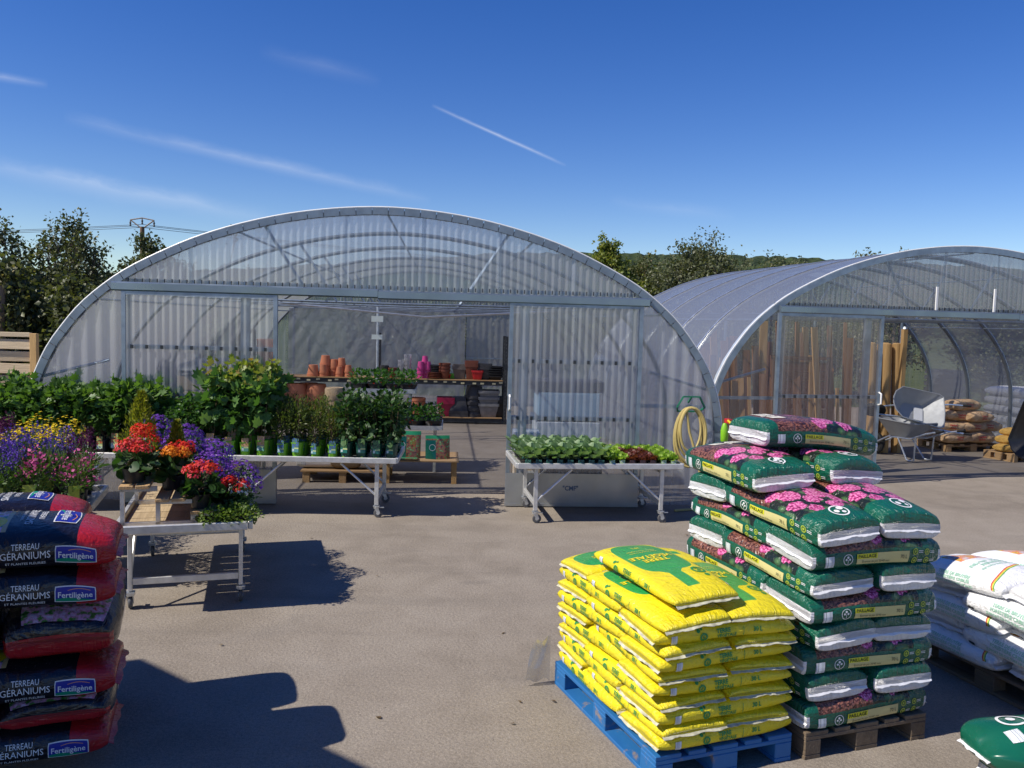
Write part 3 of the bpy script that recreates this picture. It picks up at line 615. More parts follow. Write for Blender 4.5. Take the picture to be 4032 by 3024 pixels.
M_seam_y = plain('yellow_bag_seam', (0.50, 0.48, 0.36), 0.4, 0, 0.45, 26); M_seam_w = plain('white_bag_seam', (0.72, 0.72, 0.74), 0.45, 0, 0.1, 20); M_seam_r = plain('red_bag_seam', (0.45, 0.05, 0.05), 0.3, 0, 0.2, 20)
_g = {}
def mk_bag(kind, loc, rz, seed, label, group, xf=None, H=None, detail=True, bare=False):
    dims = dict(yellow=(.80, .40, .085), paillage=(.82, .405, .150), white=(.72, .45, .150), red=(.85, .50, .150))[kind]; L, W, Hh = dims; H = H or Hh
    par = dict(yellow=dict(m=3.2, nc=3.6, hmin=.14, wr=.0060, er=.5), paillage=dict(m=7.5, nc=4.2, hmin=.30, wr=.0085, er=.35), white=dict(m=4.0, nc=3.4, hmin=.2, wr=.010, er=.8), red=dict(m=3.4, nc=3.8, hmin=.15, wmin=.84, wr=.007, er=.8))[kind]
    if bare: par = dict(m=2.4, nc=2.8, hmin=.10, wmin=.55, wr=.012, er=1.2)
    B = Bag(L, W, H, seed, **par); B.xf = xf
    if kind not in _g: _g[kind] = dict(yellow=yellow_mat, paillage=paillage_mat, white=white_mat, red=red_mat)[kind](B.g)
    name = dict(yellow='topsoil_bag', paillage='bark_mulch_bag', white='peat_bag', red='potting_soil_bag')[kind]
    o = link(name, B.mesh(_g[kind], name), None); o.location = loc; o.rotation_euler = (0, 0, rz); tag(o, label, 'bag', group)
    if bare:   # back of a mulch bag: plain green with a big white ring and a barcode
        o.data.materials[0] = plain('green_mulch_film', (0.006, 0.10, 0.06), 0.26, 0, 0.15, 5)
        print_part(o, B, 'printed_emblem', [(*disc(.07, 22, .056), -.20, .05, 1, 0, 'top'), (*disc(.022, 10), -.20, .06, 1, 0, 'top')], INK['white']); print_part(o, B, 'barcode_label', [(*gridrect(.065, .085, 4, 5), -.265, -.085, 1, 0, 'top')], M_barcode); flap(o, B, -1, M_seam_w, .02, .45, .3); return o
    T = lambda s, u, b, h, rot=0.0, side='front', bold=0.02: (*text_mesh(s, bold), u, b, h, rot, side)
    if kind == 'yellow':
        for sd in ('front', 'back'):
            if sd == 'back' and not detail: continue
            print_part(o, B, 'printed_lettering', [T('TERRE', -.028, .013, .019, 0, sd, .035), T('VÉGÉTALE', -.010, -.012, .016, 0, sd, .03), T('30 L', .168, .006, .021, 0, sd, .035), (*gridrect(.0025, .045, 1, 3), .085, 0, 1, 0, sd)], INK['green'])
            print_part(o, B, 'printed_emblem', [(*disc(.021, 14, .012), -.135, -.006, 1, 0, sd), T('€', -.135, -.006, .016, 0, sd), (*disc(.010, 8), -.165, .026, 1, 0, sd), (*disc(.007, 8), -.147, .033, 1, 0, sd)], INK['green'])
            print_part(o, B, 'barcode_label', [(*gridrect(.032, .045, 3, 4), -.295, -.005, 1, 0, sd)], M_barcode)
        print_part(o, B, 'printed_emblem', [(*disc(.04, 18, .026), .15, .12, 1, 0, 'top'), T('€', .15, .12, .034, -math.pi / 2, 'top'), (*disc(.016, 8), .215, .13, 1, 0, 'top')], INK['green'])
        print_part(o, B, 'printed_lettering', [T('TERRE', .0 - .055, .0, .040, -math.pi / 2, 'top', .03), T('VÉGÉTALE', -.11, .0, .040, -math.pi / 2, 'top', .03), T('Prête à l\'emploi au jardin', -.185, 0, .012, -math.pi / 2, 'top', 0), T('Enrichie en terre végétale', -.21, 0, .012, -math.pi / 2, 'top', 0), T('30 L', -.265, 0, .02, -math.pi / 2, 'top')], INK['yellow'])
        flap(o, B, 1, M_seam_y, .017, .40, .5); flap(o, B, -1, M_seam_y, .014, .40, .6)
    elif kind == 'paillage':
        for sd in ('front', 'back'):
            if sd == 'back' and not detail: continue
            print_part(o, B, 'printed_panel', [(*gridrect(.335, .056, 14, 4), .018, -.020, 1, 0, sd)], INK['cream'])
            print_part(o, B, 'printed_title', [(*gridrect(.13, .026, 6, 2), -.085, -.006, 1, 0, sd, .0045)], INK['lemon'])
            print_part(o, B, 'printed_lettering', [(*fit('PAILLAGE', 6.4, .02), -.085, -.006, .018, 0, sd, .006), (*text_mesh('Écorces de pin 20/40 mm', 0), -.03, -.034, .012, 0, sd, .006), (*text_mesh('70 L', 0), .15, -.018, .018, 0, sd, .006)], INK['black'])
            print_part(o, B, 'barcode_label', [(*gridrect(.05, .06, 4, 4), -.315, -.022, 1, 0, sd)], M_barcode)
            print_part(o, B, 'printed_emblem', [(*disc(.030, 18, .0265), -.205, -.018, 1, 0, sd), (*disc(.007, 8), -.205, -.006, 1, 0, sd), (*disc(.006, 8), -.216, -.018, 1, 0, sd), (*disc(.006, 8), -.194, -.018, 1, 0, sd), (*gridrect(.003, .02, 1, 2), -.205, -.030, 1, 0, sd)], INK['white'])
            print_part(o, B, 'printed_badges', [(*disc(.017, 12, .012), x, y, 1, 0, sd) for x in (.225, .305) for y in (.004, -.040)] + [(*disc(.007, 8), x, y, 1, 0, sd) for x in (.225, .305) for y in (.004, -.040)], INK['lime'])
            print_part(o, B, 'small_print', [(*gridrect(.03, .003, 2, 1), x, y + dy, 1, 0, sd) for x in (.262, .342) for y in (.004, -.040) for dy in (.004, -.004)], INK['white'])
        print_part(o, B, 'printed_panel', [(*gridrect(.10, .26, 4, 10), -.255, .03, 1, 0, 'top')], INK['ivory'])
        print_part(o, B, 'printed_lettering', [(*text_mesh('Écorces de pin', 0), -.275, .03, .022, -math.pi / 2, 'top', .0045), (*text_mesh('calibre 20/40 mm', 0), -.245, .03, .020, -math.pi / 2, 'top', .0045), (*text_mesh('70 L', 0), -.218, .03, .018, -math.pi / 2, 'top', .0045)], INK['black'])
        print_part(o, B, 'printed_emblem', [(*disc(.055, 20, .046), .32, .0, 1, 0, 'top'), (*disc(.018, 10), .30, .02, 1, 0, 'top'), (*disc(.016, 10), .325, -.018, 1, 0, 'top'), (*disc(.012, 10), .34, .018, 1, 0, 'top')], INK['white'])
        for sg in (1, -1): flap(o, B, sg, M_seam_w, .013, .40, .9)
    elif kind == 'white':
        for sd in ('front', 'back'):
            print_part(o, B, 'printed_lettering', [T('TERRE DE BRUYÈRE', .0, .040, .020, 0, sd, .03), T('FORESTIÈRE CRIBLÉE', .0, .012, .020, 0, sd, .03), T('SUPPORT DE CULTURE NF 44-551', 0, -.018, .015, 0, sd, .03)], INK['pale'])
            print_part(o, B, 'printed_box', [(*gridrect(.05, .02, 3, 2), -.28, -.03, 1, 0, sd)], INK['black'])
        print_part(o, B, 'printed_lettering', [T('TERRE DE BRUYÈRE', .06, 0, .024, -math.pi / 2, 'top', .03), T('FORESTIÈRE', .10, 0, .024, -math.pi / 2, 'top', .03), T('SUPPORT DE CULTURE', .14, 0, .018, -math.pi / 2, 'top', .03)], INK['pale'])
        for sg in (1, -1): flap(o, B, sg, M_seam_w, .03, .45, .4)
    elif kind == 'red':
        sd = 'front'
        print_part(o, B, 'printed_lettering', [(*fit('TERREAU', 4.6), .062, .034, .024, 0, sd), (*fit('GÉRANIUMS', 6.6), .062, -.002, .030, 0, sd), (*fit('ET PLANTES FLEURIES', 15), .062, -.036, .0105, 0, sd)], INK['white'])
        lw, lh = .158, .062
        def badge(w, h, u0, v0, side, rot, k):
            xs = np.linspace(-1, 1, 13); v = []; f = []
            for j, yy in enumerate((-1, -.5, 0, .5, 1)):
                for x in xs: v.append((x * w / 2 * (1 if j < 4 else .97), yy * h / 2 + (0.10 * h * (1 - x * x) if yy > 0 else 0)))
            for j in range(4):
                for i in range(12): f.append((j * 13 + i, j * 13 + i + 1, (j + 1) * 13 + i + 1, (j + 1) * 13 + i))
            return (np.array(v), f, u0, v0, k, rot, side)
        for side, u0, v0, rot, k in (('front', .262, -.004, 0.0, 1.0), ('top', .20, .0, -math.pi / 2, 1.35)):
            def up(it, off): return (*it, off)
            print_part(o, B, 'logo_border', [up(badge(lw + .008, lh + .008, u0, v0, side, rot, k), .003)], INK['white'])
            print_part(o, B, 'logo_field', [up(badge(lw, lh, u0, v0, side, rot, k), .0045)], INK['blue'])
            gr = np.array([(-.078, -.030), (.0, -.030), (.078, -.030), (.05, -.022), (.01, -.018), (-.03, -.012), (-.078, -.020)]); print_part(o, B, 'logo_swoosh', [(gr, [(0, 1, 5, 6), (1, 4, 5), (1, 3, 4), (1, 2, 3)], u0, v0, k, rot, side, .006)], INK['teal'])
            arc = [(-.03 + .09 * q, .019 + .009 * math.sin(math.pi * q)) for q in np.linspace(0, 1, 9)]; av = np.array(arc + [(x, y + .0028) for x, y in arc]); print_part(o, B, 'logo_arc', [(av, [(i, i + 1, i + 10, i + 9) for i in range(8)], u0, v0, k, rot, side, .006)], INK['orange'])
            print_part(o, B, 'logo_lettering', [(*fit('Fertiligène', 5.3, .012), u0, v0, .026 * k, rot, side, .0075)], INK['white'])
        print_part(o, B, 'discount_disc', [(*disc(.034, 18), -.095, .002, 1, 0, 'front', .003)], INK['ivory'])
        print_part(o, B, 'discount_lettering', [(*text_mesh('-25%', .03), -.095, .008, .020, 0, 'front', .0045), (*text_mesh('GRATUIT', .02), -.095, -.014, .0105, 0, 'front', .0045), (*text_mesh('-25%', .03), -.11, -.09, .040, -math.pi / 2, 'top', .004)], INK['red'])
        print_part(o, B, 'printed_lettering', [T('TERREAU', .10, .0, .024, -math.pi / 2, 'top', 0), T('GÉRANIUMS', .055, .0, .034, -math.pi / 2, 'top', 0), T('ET PLANTES FLEURIES', .02, .0, .012, -math.pi / 2, 'top', 0)], INK['white'])
        print_part(o, B, 'end_tag', [(*gridrect(.045, .010, 3, 1), 0.10, 0, 1, 0, 'back')], INK['white'])
        flap(o, B, 1, M_seam_r, .03, .45, .4)
    return o

ORD = ['first', 'second', 'third', 'fourth', 'fifth', 'sixth', 'seventh', 'eighth', 'ninth', 'tenth', 'eleventh']
def stack(kind, loc, rz, z0, pitch, layers, colour, base, group, seed, droop=0.03, bagH=None, jit=0.012, extra=(), sx=.40, sy=.60, dcen=0.0):
    """layers: 'A' = one bag across the front, two lengthwise behind; 'B' = two lengthwise in front, one across behind"""
    R = random.Random(seed); n = len(layers); c, s = math.cos(rz), math.sin(rz)
    L = dict(yellow=.80, paillage=.82, white=.72, red=.85)[kind]; Wd = dict(yellow=.40, paillage=.405, white=.45, red=.50)[kind]
    def put(x, y, a, z, k, label, lvl, H=None, tilt=0.0):
        a += R.uniform(-.045, .045); H = (H or .1) * R.uniform(.96, 1.10); x += R.uniform(-jit, jit); y += R.uniform(-jit, jit); ca, sa = math.cos(a), math.sin(a); kk = droop * min(1.0, (lvl + 1) / n)
        def xf(X_, Y_):
            gx, gy = x + X_ * ca - Y_ * sa, y + X_ * sa + Y_ * ca
            return -kk * ((gx / sx) ** 2 * 0.55 + ((gy - dcen) / sy) ** 2 * 0.75) + tilt * X_
        mk_bag(kind, (loc[0] + x * c - y * s, loc[1] + x * s + y * c, z), rz + a, R.randint(0, 99999), label, group, xf, H)
    hp = -math.pi / 2
    step_ = pitch if isinstance(pitch, dict) else dict(A=pitch, B=pitch); zc = z0
    for i, t in enumerate(layers):
        z = zc; zc += step_[t]; bH = bagH if not isinstance(bagH, dict) else bagH[t]; o_ = ORD[i]; fr = 1 if t == 'A' else -1
        yA, yL = -fr * (sy - Wd / 2), fr * (sy - L / 2)
        wh = 'across the front' if t == 'A' else 'across the rear'
        put(0, yA, R.choice((0, 0, 0)), z, i, f'{colour} bag laid {wh} of the {o_} layer above the {base}', i, bH)
        for sg, nm in ((-1, 'bench side'), (1, 'far side')):
            put(sg * Wd / 2, yL, hp, z, i, f'{colour} bag laid lengthwise in the {o_} layer above the {base}, {nm}', i, bH)
    for (x, y, a, z, label, tilt) in extra: put(x, y, a, z, n, label, n - 1, bH, tilt)

M_bluepaint = Mat('blue_pallet_paint', 0.6); _f = M_bluepaint.noise(7, 6, None, 0.65, 0.5); M_bluepaint.color(M_bluepaint.mix(((_f - 0.60) * 9).clamp(), M_bluepaint.mix(M_bluepaint.noise(3, 4), (0.012, 0.10, 0.30), (0.02, 0.17, 0.42)), (0.30, 0.22, 0.14))); M_bluepaint.bump(_f, 0.004); M_bluepaint = M_bluepaint.m
def pcentre(px, py, t): return (px + .4 * math.cos(t) - .6 * math.sin(t), py + .4 * math.sin(t) + .6 * math.cos(t), 0)
tY = 0.3629; cY = pcentre(.736, 3.87, tY)
pallet('pallet', 'blue painted wooden pallet under the yellow topsoil bags', cY, tY, M_bluepaint, M_bluepaint)
stack('yellow', cY, tY, .144, dict(A=.077, B=.061), 'ABABABABAB', 'yellow topsoil', 'blue pallet', 'yellow topsoil bags on the blue pallet', 11, 0.035, dict(A=.094, B=.076),
      extra=[(-.13, -.14, -math.pi / 2 + .10, .144 + 10 * .069 + .035, 'single yellow topsoil bag crowning the stack, its green tree print facing the sky', -.03)])
tG = 0.3476; cG = pcentre(1.554, 4.154, tG)
pallet('pallet', 'weathered brown pallet under the bark mulch bags with pink flowers', cG, tG, M_wood_greyy, M_wood_greyy)
stack('paillage', cG, tG, .144, .147, 'ABABABAB', 'green bark mulch', 'brown pallet', 'bark mulch bags on the brown pallet', 23, 0.042, .158, jit=.018, dcen=.22,
      extra=[(-.245, .24, -math.pi / 2 - .04, .144 + 8 * .147 + .005, 'green bark mulch bag in the part-filled ninth layer, bench side', 0),
             (.20, .26, -math.pi / 2 + .03, .144 + 8 * .147 + .005, 'green bark mulch bag in the part-filled ninth layer, far side', 0),
             (.19, .24, .02, .144 + 9 * .147 + .025, 'single bark mulch bag lying across the very top of the tall stack', -.05)])
# ------------------------------------------------------------------ the other bag stacks
tR = 0.36; GRP = 'geranium soil bags in the shaded stack'; qR = Vector((-1.80, 3.78))   # front corner of the stack
def redbag(u, v, a, z, seed, label, drop=0.0, H=.165):
    """u: along the front from the corner leftwards, v: depth of the bag centre"""
    xf = (lambda X_, Y_: -0.09 * np.clip(X_ - .18, 0, 1) ** 1.0 * drop * 1.6 - 0.02 * (Y_ / .25) ** 2)
    c_, s_ = math.cos(tR), math.sin(tR); mk_bag('red', (qR.x - u * c_ - v * s_, qR.y - u * s_ + v * c_, z), tR + a, seed, label, GRP, xf, H)
hp_ = -math.pi / 2
redbag(.425, .25, .0, 1.045, 1, 'black and red geranium soil bag on top of its stack, front one of the pair', 1.0, .175)
redbag(.62, .77, .03, 1.045, 2, 'black and red geranium soil bag on top of its stack, rear one of the pair', 1.0, .175)
redbag(.43, .24, .01, .865, 3, 'black and red geranium soil bag in the second layer down, logo side showing', .8, .170)
redbag(.60, .76, 0, .865, 4, 'geranium soil bag in the second layer down, hidden behind its twin', .8, .170)
for i, (lv, zz, h_) in enumerate((('third', .600, .235), ('fifth', .290, .150))):
    redbag(.25 + .02 * i, .42, -hp_ + .03, zz, 5 + i, f'geranium soil bag in the {lv} layer down with its plain red end showing', .3, h_)
    redbag(.78, .42, hp_ - .02, zz, 8 + i, f'geranium soil bag in the {lv} layer down beside its red-ended twin', .3, h_)
for i, (lv, zz, h_) in enumerate((('fourth', .428, .165), ('sixth', .146, .155))):
    redbag(.43 + .03 * i, .25, -.015, zz, 11 + i, f'black and red geranium soil bag in the {lv} layer down, logo side showing', .5, h_)
    redbag(.50, .77, 0, zz, 14 + i, f'geranium soil bag in the {lv} layer down, rear row', .5, h_)
pallet('pallet', 'plain pallet carrying the black and red geranium soil bags', (qR.x - .84 * math.cos(tR) - .74 * math.sin(tR), qR.y - .84 * math.sin(tR) + .74 * math.cos(tR), 0), math.pi / 2 + tR, M_wood, M_wood)

tW = 0.30; cW = Vector((3.36, 5.18, 0))
pallet('pallet', 'greyed pallet under the white ericaceous soil bags', cW, tW, M_wood_greyy, M_wood_greyy, w=.8, d=1.2)
stack('white', cW, tW, .144, .118, 'ABABA', 'white ericaceous soil', 'greyed pallet', 'white soil bags on the greyed pallet', 31, .06, .140, jit=.03, sx=.45, sy=.58)
tK = 1.62
mk_bag('paillage', (2.80, 3.90, 0), .16, 70, 'loose green bark mulch bag lying flat on the asphalt under another', 'bark mulch bags heaped on the asphalt', None, .16)
mk_bag('paillage', (2.66, 3.90, .13), .10, 71, 'loose green bark mulch bag with plain back, lying upon another', 'bark mulch bags heaped on the asphalt', None, .22, bare=True)

# ------------------------------------------------------------------ rolling display benches
def make_bench(L=1.87, W=.92, H=.66, wood_tray=False):
    B = thing('display_bench', 'x', 'bench')
    for y in (-W / 2, W / 2): MB().box((0, y, H - .012), (L, .035, .062)).build('edge_rail', M_alu, B, bevel=.006)
    for x in (-L / 2, L / 2): MB().box((x, 0, H - .012), (.035, W - .036, .062)).build('edge_rail', M_alu, B, bevel=.006)
    if wood_tray:
        for k in range(9): MB().box((-L / 2 + .115 + k * (L - .23) / 8, 0, H - .032), ((L - .06) / 9 - .006, W - .04, .016)).build('tray_plank', M_tray, B)
    else: MB().box((0, 0, H - .035), (L - .04, W - .04, .012)).build('tray', M_alu, B)
    lx, ly = L / 2 - .22, W / 2 - .07
    for sx in (-1, 1):
        for sy in (-1, 1):
            MB().box((sx * lx, sy * ly, (H - .04 + .14) / 2), (.045, .03, H - .04 - .14)).build('leg', M_alu, B, bevel=.003)
            c = MB(); c.box((sx * lx, sy * ly, .13), (.07, .06, .008)); c.lathe([(.032, .105), (.036, .13)], 10, (sx * lx, sy * ly, 0))
            for q in (-1, 1): c.prism([(-.025, .11), (.025, .11), (.045, .05), (.02, .035)], -.002, .002, Matrix.Translation((sx * lx, sy * ly + q * .019, 0)) @ Matrix.Rotation(math.pi / 2, 4, 'X'))
            c.box((sx * lx + .06, sy * ly, .115), (.05, .03, .006))
            cs = c.build('caster', M_galv_l, B); wy = Matrix.Rotation(math.pi / 2, 3, 'X')
            MB().lathe([(.0, -.014), (.03, -.014), (.046, -.012), (.05, -.004), (.05, .004), (.046, .012), (.03, .014), (0, .014)], 18, (sx * lx + .02, sy * ly, .05), wy).build('wheel', M_rubber, cs, True)
            MB().lathe([(0, -.016), (.02, -.016), (.02, .016), (0, .016)], 10, (sx * lx + .02, sy * ly, .05), wy).build('hub', M_galv_l, cs)
            MB().tube([(sx * lx, sy * ly, .24), (sx * (lx - .40), sy * ly, H - .06)], .013, 8).build('brace', M_alu, B, True)
        MB().box((sx * lx, 0, .21), (.03, 2 * ly - .03, .05)).build('cross_bar', M_alu, B, bevel=.003); MB().box((sx * lx, 0, H - .08), (.03, 2 * ly - .03, .05)).build('cross_bar', M_alu, B, bevel=.003)
    return B
M_tray = wood('old_tray_planks', (0.30, 0.22, 0.13), (0.58, 0.46, 0.30), 0, 0.7)
bench0 = make_bench(); BG = 'rolling aluminium display benches'
def axes(rz): return Vector((math.cos(rz), math.sin(rz), 0)), Vector((-math.sin(rz), math.cos(rz), 0))
rzR = 0.135; eR, nR = axes(rzR); cR = Vector((.085, 9.02, 0)) + eR * .935 + nR * .46
place(bench0, USED, cR, rzR, 'aluminium bench of seedling trays before the door marked with blue letters', BG)
rzM = 0.045; eM, nM = axes(rzM); qM = Vector((-1.245, 9.12, 0))   # front right corner of the row
MC = [qM - eM * (.935 + 1.90 * k) + nM * .46 for k in range(3)]
for k, lab in enumerate(('aluminium bench carrying grape vines, blueberries and blackberries', 'aluminium bench carrying currant and gooseberry bushes beside the vines', 'aluminium bench at the fence end of the row of fruit bushes')): place(bench0, USED, MC[k], rzM, lab, BG)
rzF = 0.30; eF, nF = axes(rzF); qF = Vector((-1.90, 6.12, 0)); cF = qF - eF * .47 + nF * .94
benchF = make_bench(wood_tray=True); benchF.location = cF; benchF.rotation_euler = (0, 0, rzF + math.pi / 2); tag(benchF, 'bench with bare plank tray and stepped stand of flowering pot plants', group=BG)
qP = Vector((-3.26, 6.40, 0)); cP = qP - eF * .94 + nF * .47
place(bench0, USED, cP, rzF, 'bench crowded with blue, yellow and pink flowering perennials', BG)
place(bench0, USED, cP + nF * 1.02 - eF * .35, rzF, 'rear bench of perennials between the flower stand and the fence', BG)

# ------------------------------------------------------------------ leaves
TPL = {
 'oval': (np.array([(0, 0, 0), (-.34, .45, .07), (0, .5, -.03), (.34, .45, .07), (0, 1, -.06)]), [(0, 2, 1), (0, 3, 2), (1, 2, 4), (2, 3, 4)]),
 'lance': (np.array([(0, 0, 0), (-.15, .45, .03), (.15, .45, .03), (0, 1, -.05)]), [(0, 2, 1), (1, 2, 3)]),
 'quad': (np.array([(-.5, 0, 0), (.5, 0, .05), (.45, 1, 0), (-.45, 1, .05)]), [(0, 1, 2, 3)]),
 'lobed': (np.array([(0, .42, -.05), (0, 0, 0), (.30, .02, .05), (.56, .34, .10), (.34, .48, .02), (.40, .86, .05), (.14, .72, 0), (0, 1.06, -.04), (-.14, .72, 0), (-.40, .86, .05), (-.34, .48, .02), (-.56, .34, .10), (-.30, .02, .05)]), [(0, i, i + 1) for i in range(1, 12)] + [(0, 12, 1)]),
 'round': (np.array([(0, .45, -.06), (0, 0, 0), (.36, .12, .04), (.48, .5, .08), (.3, .86, .03), (0, 1, -.02), (-.3, .86, .03), (-.48, .5, .08), (-.36, .12, .04)]), [(0, i, i + 1) for i in range(1, 8)] + [(0, 8, 1)]),
 'frill': (np.array([(0, .3, -.10), (0, 0, 0), (.3, .1, .10), (.42, .42, -.04), (.50, .7, .16), (.25, .85, -.03), (.12, 1.0, .15), (-.12, .9, -.04), (-.3, .95, .14), (-.42, .6, -.05), (-.48, .35, .12), (-.25, .05, .02)]), [(0, i, i + 1) for i in range(1, 11)] + [(0, 11, 1)]),
 'petal5': (np.array([(0, 0, .12)] + [(math.cos(a) * r, math.sin(a) * r, z) for k in range(5) for a, r, z in ((2 * math.pi * k / 5, .5, 0), (2 * math.pi * (k + .5) / 5, .24, .06))]), [(0, 1 + i, 1 + (i + 1) % 10) for i in range(10)]),
}
def leaves(P, D, N, S, tpl):
    """leaf copies at P, growing along D with face normal near N, size S"""
    T, F = TPL[tpl]; P, D, N = (np.asarray(a, float) for a in (P, D, N)); S = np.asarray(S, float)
    D = D / (np.linalg.norm(D, axis=1, keepdims=True) + 1e-9); Xv = np.cross(D, N); Xv /= np.linalg.norm(Xv, axis=1, keepdims=True) + 1e-9; Z = np.cross(Xv, D)
    V = P[:, None] + S[:, None, None] * (T[None, :, 0:1] * Xv[:, None] + T[None, :, 1:2] * D[:, None] + T[None, :, 2:3] * Z[:, None]); n = len(T)
    return V.reshape(-1, 3), [tuple(i * n + k for k in f) for i in range(len(P)) for f in F]
def leaf_mesh(name, sets, mats):
    V = []; F = []; MI = []; o = 0
    for (v, f), mi in sets:
        V.append(v); F += [tuple(i + o for i in q) for q in f]; MI += [mi] * len(f); o += len(v)
    me = bpy.data.meshes.new(name); me.from_pydata(np.concatenate(V).tolist(), [], F)
    for m_ in mats: me.materials.append(m_)
    me.polygons.foreach_set('material_index', MI); me.polygons.foreach_set('use_smooth', [True] * len(F)); me.update(); return me
def blob(r, n, c, rad_, hollow=0.5, flat=0.0):
    """points through an uneven ellipsoid, denser outside"""
    d = r.normal(size=(n, 3)); d /= np.linalg.norm(d, axis=1, keepdims=True); k = (hollow + (1 - hollow) * r.rand(n)) ** 0.7
    lump = 1 + 0.22 * np.sin(d[:, 0] * 5 + r.rand() * 6) * np.sin(d[:, 1] * 4 + r.rand() * 6) + 0.15 * np.sin(d[:, 2] * 7 + r.rand() * 6)
    P = np.asarray(c) + d * np.asarray(rad_) * (k * lump)[:, None]; return P, d
def rdirs(r, out, up=0.3, jit=0.7):
    d = out + np.array([0, 0, up]) + r.normal(size=out.shape) * jit; return d
ML = dict(
 currant=leafmat('currant_leaf', [(0, (0.035, 0.080, 0.018)), (.5, (0.075, 0.160, 0.034)), (1, (0.165, 0.280, 0.065))]),
 dark=leafmat('dark_leaf', [(0, (0.018, 0.05, 0.014)), (.6, (0.035, 0.085, 0.022)), (1, (0.08, 0.15, 0.045))]),
 goose=leafmat('gooseberry_leaf', [(0, (0.029, 0.081, 0.018)), (.6, (0.057, 0.138, 0.030)), (1, (0.115, 0.218, 0.057))]),
 vine=leafmat('vine_leaf', [(0, (0.048, 0.120, 0.026)), (.6, (0.096, 0.204, 0.054)), (1, (0.192, 0.300, 0.096))]),
 vinetip=leafmat('young_vine_leaf', [(0, (0.16, 0.22, 0.04)), (.7, (0.26, 0.30, 0.07)), (1, (0.30, 0.16, 0.06))]),
 blue=leafmat('blueberry_leaf', [(0, (0.040, 0.075, 0.017)), (.6, (0.092, 0.138, 0.029)), (.9, (0.161, 0.184, 0.046)), (1, (0.207, 0.081, 0.034))]),
 brassica=leafmat('brassica_leaf', [(0, (0.095, 0.189, 0.074)), (.6, (0.176, 0.284, 0.135)), (1, (0.270, 0.365, 0.216))]),
 lettuce=leafmat('lettuce_leaf', [(0, (0.149, 0.299, 0.029)), (1, (0.380, 0.517, 0.081))]),
 redlet=leafmat('red_lettuce_leaf', [(0, (0.07, 0.016, 0.014)), (1, (0.20, 0.055, 0.035))]),
 conifer=leafmat('golden_conifer_spray', [(0, (0.14, 0.18, 0.02)), (.6, (0.26, 0.27, 0.03)), (1, (0.38, 0.34, 0.05))]),
 grassy=leafmat('narrow_leaf', [(0, (0.04, 0.085, 0.02)), (.6, (0.075, 0.15, 0.03)), (1, (0.14, 0.22, 0.05))]),
 straw=leafmat('strawberry_leaf', [(0, (0.03, 0.10, 0.016)), (.6, (0.06, 0.17, 0.025)), (1, (0.11, 0.24, 0.045))]),
 sedum=leafmat('sedum_leaf', [(0, (0.06, 0.12, 0.02)), (.7, (0.12, 0.19, 0.035)), (1, (0.20, 0.26, 0.06))]),
 tree=leafmat('hedge_leaf', [(0, (0.048, 0.060, 0.024)), (.6, (0.095, 0.112, 0.042)), (.9, (0.15, 0.155, 0.062)), (1, (0.24, 0.18, 0.08))], .3),
 willow=leafmat('willow_leaf', [(0, (0.072, 0.086, 0.042)), (.6, (0.125, 0.138, 0.066)), (1, (0.20, 0.19, 0.10))], .28),
 pale=leafmat('pale_tree_leaf', [(0, (0.089, 0.127, 0.025)), (.7, (0.177, 0.216, 0.037)), (1, (0.278, 0.253, 0.051))], .3),
)
def petal(name, a, b): return leafmat(name, [(0, a), (1, b)], .25, .5, .15, (1.15, 1.0, 1.15))
MP = dict(red=petal('red_petal', (0.50, 0.015, 0.012), (0.72, 0.05, 0.03)), coral=petal('coral_petal', (0.62, 0.03, 0.06), (0.80, 0.12, 0.12)), orange=petal('orange_petal', (0.75, 0.16, 0.01), (0.85, 0.34, 0.03)),
          scarlet=petal('scarlet_petal', (0.58, 0.025, 0.01), (0.74, 0.08, 0.02)), purple=petal('purple_petal', (0.10, 0.025, 0.28), (0.26, 0.10, 0.52)), violet=petal('violet_petal', (0.06, 0.03, 0.30), (0.16, 0.08, 0.45)),
          yellow=petal('yellow_petal', (0.75, 0.50, 0.01), (0.85, 0.66, 0.03)), pink=petal('pink_petal', (0.50, 0.05, 0.20), (0.72, 0.20, 0.42)), plum=petal('plum_petal', (0.06, 0.008, 0.05), (0.15, 0.02, 0.09)), white=petal('white_petal', (0.70, 0.70, 0.66), (0.82, 0.82, 0.78)))
M_stem = plain('woody_stem', (0.13, 0.085, 0.045), 0.8, 0, .3, 30); M_gstem = plain('green_stem', (0.09, 0.14, 0.04), 0.6, 0, .3, 30)
M_lime = plain('lime_pot', (0.20, 0.50, 0.03), 0.35, 0, .08, 8); M_teal = plain('dark_green_pot', (0.006, 0.07, 0.045), 0.35, 0, .1, 8); M_sticker = plain('lime_price_sticker', (0.50, 0.85, 0.02), 0.5, 0, .03)
def card_mat(name, stops, low):
    M = Mat(name, 0.35); t = M.node('ShaderNodeTexCoord'); sp = M.node('ShaderNodeSeparateXYZ'); M.link(t.outputs['Generated'], sp.inputs[0]); z = X(M.nt, sp.outputs[2]); x = X(M.nt, sp.outputs[0])
    pic = M.ramp(M.voro(70) * 1.3, stops); c = M.mix(z.lt(.36), pic, low); c = M.mix(inside(z, .24, .33) * x.gt(.35), c, (0.55, 0.62, 0.25)); c = M.mix(inside(z, .06, .24) * ((x - .2).abs().lt(.14)), c, (0.55, 0.65, 0.65)); M.color(c); return M.m
